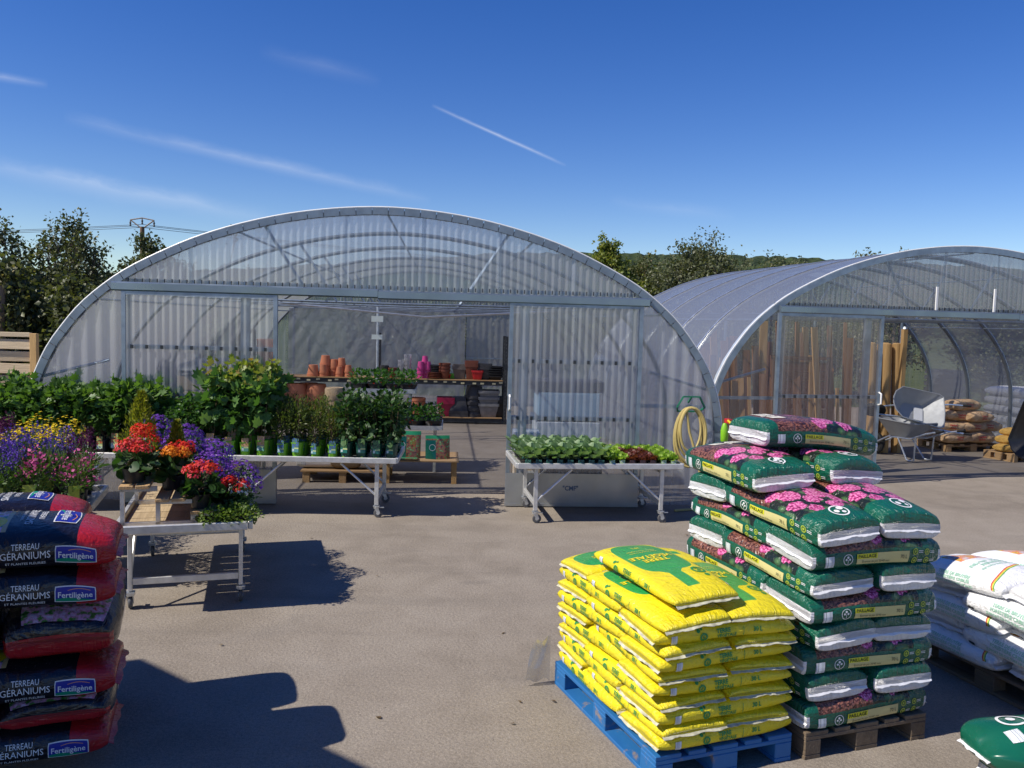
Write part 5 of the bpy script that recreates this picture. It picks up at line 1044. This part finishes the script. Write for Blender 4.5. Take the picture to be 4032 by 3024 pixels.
for i, (x, lab) in enumerate(((-.16, 'larger green plant pack slumped over the edge of the low table'), (.24, 'smaller green plant pack standing on the low table'))):
    T = thing('plant_pack', lab, 'pack', Vector((-1.225 + x, 11.3, .327)), .08 + (.1 if i else -.05), 'plant packs on the low table'); hgt = .36 - .05 * i; vs = []; nx_, nz_ = 10, 12
    for sd in (-1, 1):
        for j in range(nz_ + 1):
            for k in range(nx_ + 1):
                u, v = k / nx_, j / nz_; th = .055 * math.sin(math.pi * u) ** .5 * (1 - v) ** .6 * (1 if v < .98 else 0) + .003; vs.append(((u - .5) * .33, sd * th + .06 * v + .008 * math.sin(9 * u + 5 * v + i), v * hgt))
    q = MB(); n_ = (nx_ + 1) * (nz_ + 1)
    for b in (0, 1): q.add(vs[b * n_:(b + 1) * n_], [(j * (nx_ + 1) + k, j * (nx_ + 1) + k + 1, (j + 1) * (nx_ + 1) + k + 1, (j + 1) * (nx_ + 1) + k) for j in range(nz_) for k in range(nx_)])
    q.build('pouch', M_pack, T, True); q = MB()
    v_, f_ = disc(.045, 16, .038); q.add([(a - .08, -.062 - .01, b + hgt * .52) for a, b in v_], f_); q.build('emblem', INK['white'], T)
    if i == 0: MB().box((.0, -.13, .014), (.30, .2, .03), M=Matrix.Rotation(rad(-6), 3, 'X')).build('folded_pouch', M_pack, T, bevel=.01)
PL = thing('pallet', 'small low pallet of white and brown soil bags inside the doorway', 'pallet', Vector((-2.26, 11.42, 0)), .08)
for k in range(5): MB().box((0, -.3 + k * .15, .155), (1.1, .13, .02)).build('deck_board', M_wood, PL)
for x in (-.48, 0, .48):
    for y in (-.3, .3): MB().box((x, y, .072), (.09, .1, .144)).build('block', M_woody, PL)
def sack_print(o, B, lines, side='front'):
    print_part(o, B, 'printed_lettering', [(*text_mesh(t_, .02), 0, b, h, 0, side) for t_, b, h in lines], INK['black'])
for i, (x, lines, lab, mt) in enumerate(((-.33, (('POTAGERS • MASSIFS • JARDINIÈRES', .02, .022),), 'white soil bag lettered along its side on the small pallet', None), (.36, (('20 kg', .02, .03), ('Nature', -.03, .02)), 'white bag marked twenty kilos on the small pallet', None), (.04, None, 'brown bag wedged between two white bags on the small pallet', 'k'))):
    B = Bag(.60 if i < 2 else .5, .42, .24, 900 + i, m=5, nc=4, hmin=.3, wr=.008); o = link('soil_bag', B.mesh(plain('white_soil_film', (.70, .70, .68), .4, 0, .08, 5) if mt is None else plain('brown_soil_film', (.16, .11, .06), .45, 0, .3, 6), 'soil_bag'), None)
    o.location = Vector((-2.26 + x, 11.40 + x * .08, .166 if i < 2 else .17)); o.rotation_euler = (0, 0, .08 if i < 2 else 1.6); tag(o, lab, 'bag', 'bags on the small pallet')
    if lines: sack_print(o, B, lines); print_part(o, B, 'barcode_label', [(*gridrect(.06, .05, 3, 3), -.2, -.05, 1)], M_barcode)

# things behind the closed door leaves
CB = thing('compost_bin', 'beige slatted bin with dark rounded lid behind the closed door', 'bin', W1(-2.35, 1.7), RZ1); M_beige = plain('beige_wood', (.50, .36, .19), .7, 0, .15, 5)
for k in range(7):
    for sgn in (-1, 1): MB().box((0, sgn * .38, .15 + k * .19), (.92, .02, .175)).build('slat', M_beige, CB); MB().box((sgn * .45, 0, .15 + k * .19), (.02, .74, .175)).build('slat', M_beige, CB)
q = MB(); q.lathe([(.66, 1.42), (.68, 1.46), (.6, 1.54), (.35, 1.60), (0, 1.61)], 24, sq=5, M=Matrix.Diagonal((.78, .68, 1)).to_3x3()); q.build('lid', M_steel_d, CB, True)
TS = thing('tray_trolley', 'stacked dark trays and white cartons behind the door marked with blue letters', 'trolley', W1(2.35, 1.3), RZ1); M_carton = plain('pale_carton', (.62, .66, .68), .7, 0, .12, 6); M_bl = plain('blue_pack', (.30, .45, .55), .5, 0, .2, 5)
for z, h, w_, mt, nm in ((.16, .42, .95, M_steel_d, 'dark_tray'), (.60, .30, .85, M_carton, 'carton'), (.92, .04, .92, M_galv, 'shelf'), (.97, .32, .82, M_bl, 'carton'), (1.30, .14, .95, M_anth, 'dark_tray')): MB().box((0, 0, z + h / 2), (w_, .6, h)).build(nm, mt, TS, bevel=.01)
for x in (-.42, .42):
    for y in (-.27, .27): MB().box((x, y, .08), (.06, .06, .16)).build('foot', M_steel_d, TS)
for i, (s, d, z, lab) in enumerate(((1.75, .6, 0, 'lower carton beside the door handle'), (1.75, .6, .42, 'upper carton beside the door handle'))):
    T = thing('carton', lab, 'carton', W1(s, d, z), RZ1, 'cartons by the door'); MB().box((0, 0, .205), (.34, .4, .41)).build('box', M_beige if i == 0 else M_carton, T, bevel=.008); MB().box((0, -.201, .3), (.2, .004, .1)).build('label', M_white, T)

# ------------------------------------------------------------------ hose and sprayer on the corner
M_hose = plain('yellow_hose', (.46, .36, .13), .5, 0, .12, 6); M_hgreen = plain('green_bracket', (.01, .17, .09), .4)
HZ = thing('garden_hose', 'coiled yellow garden hose hanging on the greenhouse corner', 'hose', W1(3.66, -.12, 0), RZ1); pts = []
for k in range(5 * 28):
    a = k / 28 * 2 * math.pi; j = int(k / 28); rx = .155 + .03 * math.sin(j * 2.1); rz_ = .31 + .05 * math.sin(j * 1.7 + 1); pts.append((math.sin(a) * rx + .02 * math.sin(j * 3), -.05 + .028 * math.sin(j * 1.3 + a * .5), 1.24 - rz_ + math.cos(a) * rz_))
MB().tube(pts, .016, 7).build('coil', M_hose, HZ, True); MB().tube([(-.06, -.06, 1.2), (-.02, -.07, .95), (.1, -.07, .6), (.16, -.06, .3), (.1, -.1, .02), (-.2, -.2, .02)], .016, 7).build('tail', M_hose, HZ, True)
HB = thing('hose_bracket', 'green angular bracket holding the yellow hose', 'bracket', W1(3.66, -.06, 1.24), RZ1); q = MB()
for a, b in (((-.16, -.05, .0), (-.10, -.09, .13)), ((-.10, -.09, .13), (.10, -.09, .13)), ((.10, -.09, .13), (.18, -.05, .0)), ((-.16, -.05, .0), (-.13, .04, -.06)), ((.18, -.05, 0), (.14, .04, -.06)), ((0, -.09, .13), (0, .04, .05)), ((-.13, .04, -.06), (.14, .04, -.06))): q.bar(a, b, .018, .018)
q.build('frame', M_hgreen, HB)
SP = thing('hand_sprayer', 'lime green hand sprayer standing beside the greenhouse corner', 'sprayer', W1(4.05, -.25, 0), .2); M_limep = plain('lime_plastic', (.22, .50, .02), .35)
q = MB(); q.tube([(0, 0, 0), (0, 0, .86)], .022, 8); q.box((0, 0, .01), (.2, .2, .02)); q.build('post', M_steel_d, SP)
q = MB(); q.lathe([(.03, .84), (.045, .86), (.048, .98), (.035, 1.04), (.02, 1.07), (0, 1.07)], 14); q.build('tank', M_limep, SP, True); MB().box((.03, -.03, 1.10), (.05, .12, .05)).build('trigger', M_redp, SP); MB().tube([(.0, -.08, 1.11), (0, -.18, 1.08)], .014, 8).build('nozzle', plain('yellow_plastic', (.7, .5, .02), .4), SP, True)

# ------------------------------------------------------------------ inside the smaller greenhouse
def round_post(s, d, z, r, lean, lab):
    T = thing('round_post', lab, 'post', W2(s, d), RZ2, 'round posts leaning by the door'); n = 5; MB().tube([(lean * k / n, .12 * k / n, z * k / n) for k in range(n + 1)] + [(lean, .12, z + .02)], [r] * n + [r * .96, r * .72], 12).build('shaft', M_woodz, T, True)
for i in range(7):
    s, _ = P2(3434 + i * 17, 1400, 2.9); round_post(s, 2.8 + (i % 3) * .17, 2.0 - (.03 * (i % 2)) + (.02 if i == 3 else 0), .085 + .008 * (i % 2), rk.uniform(-.03, .05), 'thick round pine post in the bundle beside the wheelbarrows')
s, _ = P2(3556, 1400, 2.75); T = thing('square_post', 'tall slim square post rising above the round posts', 'post', W2(s, 2.75), RZ2); MB().box((0, 0, 1.14), (.085, .085, 2.28)).build('shaft', M_woodz, T, bevel=.004); MB().lathe([(.05, 2.28), (.03, 2.32), (0, 2.33)], 8).build('cap', M_galv_l, T)
M_brz = wood('red_brown_timber', (.16, .07, .03), (.34, .17, .075), 2)
for i in range(60):
    s = -3.80 + i * .040 + rk.uniform(-.02, .02); h = min(ztop(s - .1) - .22, rk.uniform(1.3, 2.35)); T = thing('timber_board', 'rough pine board leaning in the crowd of timber behind the clear gable', 'board', W2(s, .45 + rk.uniform(0, 1.1)), RZ2 + rk.uniform(-.3, .3), 'boards leaning behind the clear gable')
    ln = rk.uniform(-.1, .1); MB().bar((0, 0, 0), (ln, .22, h), rk.choice((.05, .08, .12)), .024, up=(0, 1, 0)).build('board', rk.choice((M_woodz, M_brz, M_brz)), T)
FP = thing('slatted_screen', 'brown slatted fence panel leaning behind the sliding door', 'panel', W2(-2.28, .55), RZ2); M_bro = wood('brown_stained_wood', (.10, .042, .022), (.20, .095, .05), 0); FP.rotation_euler = (rad(-5), 0, RZ2)
for x in (-.46, .46): MB().box((x, 0, .88), (.06, .04, 1.76)).build('stile', M_bro, FP)
for k in range(12): MB().box((0, .004 * (k % 2), .10 + k * .142), (.86, .018, .135)).build('slat', M_bro, FP)
MB().box((0, 0, 1.79), (.98, .05, .05)).build('top_rail', M_bro, FP)
def barrow(name, label, tray_mat, rim_mat, loc, M3):
    T = thing(name, label, 'wheelbarrow', loc, 0, 'wheelbarrows by the posts'); T.rotation_euler = M3.to_euler()
    # x forward (wheel end), z up
    top = [(.42, .18), (.46, .06), (.46, -.06), (.42, -.18), (.30, -.30), (-.36, -.33), (-.43, -.29), (-.45, 0), (-.43, .29), (-.36, .33), (.30, .30)]; bot = [(.20, .10), (.22, .03), (.22, -.03), (.20, -.10), (.14, -.16), (-.16, -.18), (-.20, -.16), (-.21, 0), (-.20, .16), (-.16, .18), (.14, .16)]; n = len(top); q = MB()
    for off in (0, .012):
        vs = [(x * (1 - off), y * (1 - off), .66 + (.03 if x > .2 else 0)) for x, y in top] + [(x * (1 - off), y * (1 - off), .40 + off) for x, y in bot]
        q.add(vs, [(i, (i + 1) % n, n + (i + 1) % n, n + i) for i in range(n)] + [tuple(range(n, 2 * n))])
    q.build('tub', tray_mat, T, True); MB().tube([(x, y, .665 + (.03 if x > .2 else 0)) for x, y in top], .011, 6, closed=True).build('rim_tube', tray_mat, T, True)
    for sg in (-1, 1):
        MB().tube([(.55, sg * .07, .20), (.20, sg * .12, .375), (-.30, sg * .22, .39), (-.62, sg * .27, .52), (-.92, sg * .28, .60)], .016, 8).build('handle_tube', M_galv_l, T, True); MB().tube([(-.82, sg * .28, .573), (-.95, sg * .28, .61)], .021, 8).build('grip', M_blackr, T, True)
        MB().tube([(-.02, sg * .17, .385), (-.26, sg * .23, .03), (-.32, sg * .23, .016), (-.40, sg * .23, .03), (-.42, sg * .24, .44)], .014, 8).build('leg', M_galv_l, T, True)
    w = MB(); R90 = Matrix.Rotation(math.pi / 2, 3, 'X'); w.lathe([(.12, -.035), (.17, -.045), (.195, -.03), (.20, 0), (.195, .03), (.17, .045), (.12, .035)], 22, (.58, 0, .2), R90); wh = w.build('wheel', M_blackr, T, True)
    MB().lathe([(0, -.02), (.03, -.03), (.06, -.015), (.125, -.03), (.125, .03), (.06, .015), (.03, .03), (0, .02)], 16, (.58, 0, .2), R90).build('rim', rim_mat, wh, True)
    return T
M_tub = plain('zinc_tub', (.36, .375, .39), .42, .15, .12, 5); M_yrim = plain('yellow_rim', (.55, .33, .02), .4); M_grim = plain('grey_rim', (.4, .4, .4), .4, .4)
s, _ = P2(3575, 1780, 2.0); bw = W2(s, 2.15)
barrow('wheelbarrow', 'zinc wheelbarrow with a yellow-rimmed wheel standing on its legs', M_tub, M_yrim, bw, Matrix.Rotation(rad(118), 3, 'Z'))
# the second one lies tipped on the first, tub open to the yard
X_ = Vector((-.97, .05, .20)).normalized(); Zv = Vector((.12, -.86, .50)); Zv = (Zv - X_ * Zv.dot(X_)).normalized(); Yv = Zv.cross(X_); s2, z2 = P2(3612, 1606, 2.0)
b2 = barrow('wheelbarrow', 'zinc wheelbarrow tipped on top of another, tub facing the yard', M_tub, M_grim, W2(s2, 2.0, z2) - Zv * .60, Matrix((X_, Yv, Zv)).transposed())
MB().box((-.1, .02, .43), (.16, .24, .004)).build('paper_label', M_white, b2)
X_ = Vector((-.10, .35, -.93)).normalized(); Zv = Vector((-.9, -.3, .0)); Zv = (Zv - X_ * Zv.dot(X_)).normalized(); Yv = Zv.cross(X_)
b3 = barrow('wheelbarrow', 'black-tubbed wheelbarrow upended at the greenhouse entrance', M_black, M_grim, Vector((8.85, 13.35, .72)), Matrix((X_, Yv, Zv)).transposed())
MB().box((-.05, -.27, .56), (.3, .004, .12), M=Matrix.Rotation(rad(25), 3, 'X')).build('paper_label', M_white, b3)
M_kraft = kraft_mat(); M_kraft_y = plain('yellow_net_sack', (.64, .38, .09), .8, 0, .3, 12, .02)
def sack(s, d, z, rz, lab, mat, seed, group, dims=(.62, .42, .20), ink=True):
    B = Bag(*dims, seed, m=3.0, nc=2.6, hmin=.22, wmin=.8, wr=.016); o = link('paper_sack', B.mesh(mat, 'paper_sack', 32), None); o.location = W2(s, d, z); o.rotation_euler = (0, 0, RZ2 + rz); tag(o, lab, 'sack', group)
    if ink: print_part(o, B, 'printed_lettering', [(*text_mesh('Charbon', .03), 0, .03, .03, 0, 'front', .006), (*text_mesh('de bois', .03), 0, -.015, .03, 0, 'front', .006)], INK['red'])
    flap(o, B, 1, mat, .05, .5, .2)
pallet('pallet', 'pale wooden pallet under the brown paper sacks', W2(2.62, 3.25), RZ2 + .05, M_wood, M_woody, w=1.2, d=.8); pallet('pallet', 'second wooden pallet beneath the one with brown paper sacks', W2(2.55, 3.15, 0), RZ2, M_wood, M_woody, w=1.2, d=.8) if False else None
KG = 'brown paper sacks on the pallet'; ks = [(2.25, 2.98, .144, .1), (2.78, 3.0, .144, -.1), (3.1, 3.3, .144, .5), (2.2, 3.4, .144, .2), (2.18, 3.05, .31, -.1), (2.66, 3.05, .31, .15), (3.0, 3.1, .31, 0), (2.75, 3.0, .47, .2), (2.4, 3.1, .48, -.15), (2.5, 3.08, .64, .1)]
for i, (s, d, z, r_) in enumerate(ks): sack(s, d, .16 + (z - .144) * 1.22, r_, f'crumpled brown paper sack with red lettering, {["first", "second", "third", "fourth"][i % 4] + " of the " + ("bottom layer" if i < 4 else "second layer" if i < 7 else "third layer") if i < 9 else "alone on the top"}', M_kraft, 800 + i, KG)
pallet('pallet', 'small pallet of yellowish net sacks near the upended wheelbarrow', W2(2.75, 2.0), RZ2 + .2, M_wood, M_woody, w=.8, d=.6)
for i, (s, d, z, r_) in enumerate(((2.58, 1.95, .144, .2), (2.95, 2.0, .144, .1), (2.65, 2.0, .28, .3), (2.9, 2.05, .29, -.2), (2.75, 2.0, .42, .1))): sack(s, d, z, r_, f'yellowish net sack on the small pallet, {["lowest outer", "lowest inner", "middle outer", "middle inner", "topmost"][i]} one', M_kraft_y, 830 + i, 'yellowish net sacks', (.48, .34, .15), False)
M_wsack = plain('white_big_sack', (.62, .62, .62), .55, 0, .12, 4, .01)
for i in range(6):
    B = Bag(.95, .8, .20, 860 + i, m=4, nc=3.2, hmin=.3, wr=.012); o = link('white_sack', B.mesh(M_wsack, 'white_sack', 36), None); o.location = W2(4.70 - .02 * (i % 2), 4.15, .0 + i * .19); o.rotation_euler = (0, 0, RZ2 + 1.57 + .03 * (i % 3)); tag(o, f'large white sack, {ORD[i]} from the floor of its pile by the film wall', 'sack', 'large white sacks by the film wall')
M_crate = plain('dark_crate', (.05, .055, .06), .5, 0, .3, 6)
for c_ in range(2):
    for i in range(9):
        T = thing('nursery_crate', f'dark plastic crate outside the film wall, {ORD[i]} up in the {("nearer", "further")[c_]} pile from the sacks', 'crate', W2(4.75 + c_ * .85, 6.3 + c_ * 1.2, i * .15), RZ2, 'dark crates outside the film wall'); q = MB(); q.box((0, 0, .03), (.7, .5, .03)); q.build('base', M_crate, T)
        for sg in (-1, 1): MB().box((0, sg * .25, .085), (.7, .02, .08)).build('side', M_crate, T); MB().box((sg * .34, 0, .085), (.02, .48, .08)).build('side', M_crate, T)
sheets(G2, -4.0, 4.0, .05, lambda s: min(2.45, ztop(s) - .06), 5.98, M_corr2, 1.3, pitch=.16, amp=.008)

# ------------------------------------------------------------------ fence, film scrap, litter, shop canopy
M_fence = wood('new_fence_wood', (.34, .24, .14), (.60, .48, .32), 0)
f0 = on_y(146, 1500, 11.2); FN = thing('wooden_fence', 'pale slatted wooden fence panel beside the greenhouse', 'fence', (f0.x - .9, 11.2, 0), .02)
for k in range(11): MB().box((0, .03 * (k % 2), .10 + k * .163), (1.70, .02, .135), M=Matrix.Rotation(rad(7 if k % 2 else -7), 3, 'X')).build('slat', M_fence, FN, bevel=.003)
for x in (-.86, .86): MB().box((x, 0, .94), (.09, .07, 1.88)).build('stile', M_woodz, FN, bevel=.004)
MB().box((0, 0, 1.86), (1.63, .06, .06)).build('top_rail', M_fence, FN, bevel=.003)
f1 = on_y(6, 1200, 13.0); T = thing('fence_post', 'dark brown round post rising behind the fence panel', 'post', (f1.x, 13.0, 0)); MB().tube([(0, 0, 0), (0, 0, 2.55)], .055, 10).build('shaft', M_wood_grey, T, True); MB().box((0, -.06, 2.3), (.03, .02, .03)).build('bracket', M_steel_d, T)
M_scrap = clearmat('clear_film_scrap', .62, (.85, .84, .82), (.45, .44, .42), .15, .12); g0 = Vector((.22, 5.0, 0)); vs = []
for j in range(9):
    for i in range(9):
        u, v = i / 8, j / 8; vs.append((-.16 * u * (1 - .3 * v), .10 * math.sin(3 * u + v) * .4 - .05 * u, .02 + .26 * v + .015 * math.sin(9 * u + 7 * v)))
q = MB(); q.add(vs, [(j * 9 + i, j * 9 + i + 1, (j + 1) * 9 + i + 1, (j + 1) * 9 + i) for j in range(8) for i in range(8)]); o = q.build('film_scrap', M_scrap, None, True); o.location = g0 + Vector((.06, -.02, 0)); tag(o, 'loose scrap of clear film at the corner of the blue pallet', 'film')
M_dry = leafmat('dry_leaf', [(0, (.08, .05, .025)), (1, (.20, .13, .06))]); rl = np.random.RandomState(2)
for i, (px, py) in enumerate(((1990, 2490), (2040, 2760), (2190, 2765), (2030, 2850), (1480, 2270), (700, 2180), (1230, 2120), (1920, 1960), (2700, 2105), (1500, 2830), (860, 2540))):
    p = on_z(px, py, .006); o = link('fallen_leaf', leaf_mesh('fallen_leaf', [(leaves([(0, 0, .004)], [rl.normal(size=3) * [1, 1, .1]], [[0, .2, 1]], [.06 if i == 0 else rl.uniform(.025, .05)], 'oval'), 0)], [M_dry]), None); o.location = p; tag(o, 'dry brown leaf lying on the asphalt', 'leaf', 'dry leaves on the asphalt')
# flat shop canopy out of frame that shades the geranium soil stack
E0, E1 = Vector((-5.36, 3.90)), Vector((-2.25, 1.60)); bk = Vector((-.596, -.803)) * 4.0; CP = thing('shop_canopy', 'flat-roofed shop canopy on steel posts beside the geranium soil stack', 'canopy')
poly = [E0, E1, E1 + bk, E0 + bk]; MB().prism([tuple(p) for p in poly], 3.2, 3.36).build('roof_slab', plain('canopy_sheet', (.55, .54, .50), .6), CP); MB().prism([tuple(E0 + (E1 - E0) * t_ + Vector(o_)) for t_, o_ in ((0, (0.02, .03)), (1, (.02, .03)), (1, (.05, .06)), (0, (.05, .06)))], 3.14, 3.36).build('fascia', M_trim, CP)
for p in (E0 + bk * .1 + (E1 - E0) * .03, E1 + bk * .1, E0 + bk, E1 + bk): MB().box((p.x, p.y, 1.6), (.1, .1, 3.2)).build('post', M_galv, CP)
# ------------------------------------------------------------------ trees, pole and wires
M_bark = plain('tree_bark', (.14, .11, .085), .9, 0, .35, 14, .02)
def tree(name, label, base, h, spread, seed, mat, n_leaf=9000, size=.07, tpl='oval', lo=.12, sparse=0.0, group=None, clumps=60, leanx=0.0):
    """trunk and limbs grown towards clump centres; leaves gather round the twig ends"""
    r = np.random.RandomState(seed); T = thing(name, label, 'tree', base, 0, group); C_ = []
    while len(C_) < clumps:
        d = r.uniform(-1, 1, 3); 
        if np.hypot(d[0], d[1]) > 1 or d[0] ** 2 + d[1] ** 2 + d[2] ** 2 > 1.15: continue
        z = (lo + (1 - lo) * (d[2] * .5 + .5)); w_ = spread * (math.sin(math.pi * min(1, .18 + z * .80)) ** .6) * r.uniform(.55, 1.05); C_.append((d[0] * w_ + leanx * z, d[1] * w_, z * h))
    C_ = np.array(C_); q = MB(); nt_ = 3 + seed % 3; trunks = [np.array([r.uniform(-.25, .25) * spread, r.uniform(-.2, .2) * spread, 0]) for _ in range(nt_)]
    for t0 in trunks: q.tube([t0, t0 * 1.2 + [0, 0, h * .3], t0 * 1.6 + [r.uniform(-.1, .1), 0, h * .62]], [.05 + h * .008, .04, .02], 7)
    q.build('trunk', M_bark, T, True); q = MB(); tips = []
    for c in C_:
        t0 = trunks[r.randint(nt_)]; zz = min(c[2] * .55, h * .6); a = t0 * (1 + .6 * zz / (h * .62)) + [0, 0, zz]; a[2] = zz; mid = (a + c) / 2 + r.normal(size=3) * .12 + [0, 0, .06 * h]; q.tube([a, mid, c], [.018, .011, .004], 5, cap=False)
        for _ in range(5):
            e = c + r.normal(size=3) * .20 * spread * .5 + [0, 0, .14 + .16 * r.rand()]; q.tube([mid * .35 + c * .65, c * .5 + e * .5, e], [.006, .005, .0025], 4, cap=False); tips.append(e)
    q.build('limbs', M_bark, T, True); tips = np.array(tips); A = np.concatenate([C_, tips]); k = r.randint(0, len(A), n_leaf); sg = np.where(k < len(C_), .20, .085) * (spread / 1.6) ** .5
    P = A[k] + r.normal(size=(n_leaf, 3)) * sg[:, None] * (1 - sparse * .5); P[:, 2] = np.maximum(P[:, 2], .05); d = r.normal(size=(n_leaf, 3)); N = r.normal(size=(n_leaf, 3)) + [0, 0, .8]
    link('crown', leaf_mesh('crown', [(leaves(P, d, N, size * r.uniform(.6, 1.3, n_leaf), tpl), 0)], [mat]), T); return T
LG = 'trees and bushes behind the fence'
tree('leafy_tree', 'loose-topped dark tree standing behind the fence post', (-10.6, 15.6, 0), 3.6, 1.5, 1, ML['tree'], 11000, .07, group=LG, clumps=110, sparse=.3)
tree('leafy_tree', 'airy dark tree with bare twigs above the fence panel', (-9.25, 15.0, 0), 3.6, 1.3, 2, ML['tree'], 8500, .068, group=LG, clumps=90, sparse=.4)
tree('leafy_tree', 'tallest airy tree close to the greenhouse flank', (-8.15, 15.4, 0), 3.7, 1.15, 6, ML['tree'], 8000, .068, group=LG, clumps=84, sparse=.4)
tree('leafy_tree', 'small bushy tree in front of the utility pole', (-7.25, 16.6, 0), 3.55, .95, 4, ML['tree'], 10000, .075, group=LG, clumps=60)
tree('leafy_tree', 'thin sapling peeping over the greenhouse roof near the utility pole', (-6.05, 18.4, 0), 4.35, .35, 5, ML['tree'], 700, .06, group=LG, clumps=10, sparse=.9)
for i, (x, y, h, sp, lab) in enumerate(((-10.0, 13.4, 2.9, 1.2, 'dense dark bush at the outer end of the fence panel'), (-8.4, 13.5, 2.9, 1.1, 'dense dark bush right behind the fence panel'), (-7.2, 13.8, 2.6, .9, 'dense dark bush between fence panel and greenhouse'), (-9.2, 16.8, 3.1, 1.8, 'dense dark bush behind the airy trees'), (-7.6, 18.2, 3.0, 1.6, 'dense dark bush at the foot of the utility pole trees'))): tree('bush', lab, (x, y, 0), h, sp, 20 + i, ML['tree'], 11000, .095, lo=.02, group=LG, clumps=90)
RG = 'trees behind the greenhouses'
tree('willow', 'broad dense grey-green willow rising between the two greenhouses', (5.7, 26, 0), 4.25, 3.1, 31, ML['willow'], 64000, .09, 'oval', lo=.08, group=RG, clumps=300)
tree('willow', 'lower grey-green willow beside the broad one, nearer the small greenhouse', (9.0, 28.5, 0), 4.05, 2.4, 32, ML['willow'], 36000, .09, 'oval', lo=.08, group=RG, clumps=190)
tree('leafy_tree', 'pale yellow-green tree just behind the big greenhouse roof', (2.75, 25.5, 0), 4.35, 1.5, 33, ML['pale'], 20000, .095, group=RG, clumps=70, sparse=.3)
tree('leafy_tree', 'dark green tree between the pale tree and the willow', (4.2, 27.5, 0), 4.1, 1.9, 34, ML['tree'], 24000, .095, group=RG, clumps=140)
tree('leafy_tree', 'thin twiggy tree top showing over the smaller greenhouse', (10.9, 26.0, 0), 4.55, 1.1, 35, ML['willow'], 1500, .09, group=RG, clumps=26, sparse=.7)
tree('leafy_tree', 'second thin twiggy tree over the smaller greenhouse roof', (12.3, 27.0, 0), 4.75, .9, 36, ML['willow'], 1300, .09, group=RG, clumps=22, sparse=.7)
for i, x in enumerate((-4, -1, 1.2, 6.8, 10, 13, 16)): tree('bush', f'low bush in the hedge behind the greenhouses, {ORD[i]} along from the utility pole', (x, 28 + (i % 3), 0), 3.2 + .2 * (i % 3), 1.9, 50 + i, ML['tree'], 8000, .12, lo=.03, group='hedge bushes behind the greenhouses', clumps=80)
pz = on_y(560, 897, 40); UP = thing('utility_pole', 'wooden utility pole with diamond-shaped metal crossarm', 'pole', (pz.x, 40, 0)); H_ = pz.z
MB().tube([(0, 0, 0), (0, 0, H_ + .05)], [.14, .10], 10).build('pole', plain('creosote_pole', (.17, .10, .06), .85), UP, True); q = MB()
for a, b in (((0, 0, H_ - .05), (-.56, 0, H_ + .36)), ((0, 0, H_ - .05), (.56, 0, H_ + .36)), ((-.56, 0, H_ + .36), (0, 0, H_ + .46)), ((.56, 0, H_ + .36), (0, 0, H_ + .46))): q.tube([a, b], .03, 6)
q.build('crossarm', plain('rusty_steel', (.24, .18, .14), .7), UP, True); ins = ((-.56, H_ + .36), (.56, H_ + .36), (0, H_ + .46))
for x, z in ins: MB().lathe([(.02, -.30), (.05, -.26), (.03, -.2), (.05, -.14), (.02, -.05), (.02, 0)], 8, (x, 0, z)).build('insulator', M_rubber, UP)
for x, z in ins:
    for dx, dy, dz in ((-60, 20, 1), (55, 60, 2)):
        MB().tube([(x + dx * t_, dy * t_, z - .3 + dz * t_ - 3.0 * t_ * (1 - t_)) for t_ in np.linspace(0, 1, 14)], .011, 4, cap=False).build('wire', M_steel_d, UP)
# green mesh fence behind the big greenhouse
MF = thing('mesh_fence', 'dark green wire mesh fence behind the big greenhouse', 'fence', W1(0, 13.2), RZ1); M_mesh = plain('green_mesh', (.012, .045, .028), .5)
for i in range(6): MB().box((-5 + i * 2.0, 0, .85), (.06, .06, 1.7)).build('post', M_mesh, MF)
q = MB()
for i in range(101): q.box((-5 + i * .1, .03, .85), (.006, .006, 1.6))
for k in range(9): q.box((0, .036, .08 + k * .2), (10, .006, .006))
tag(q.build('wire_mesh', M_mesh, MF), kind='stuff')
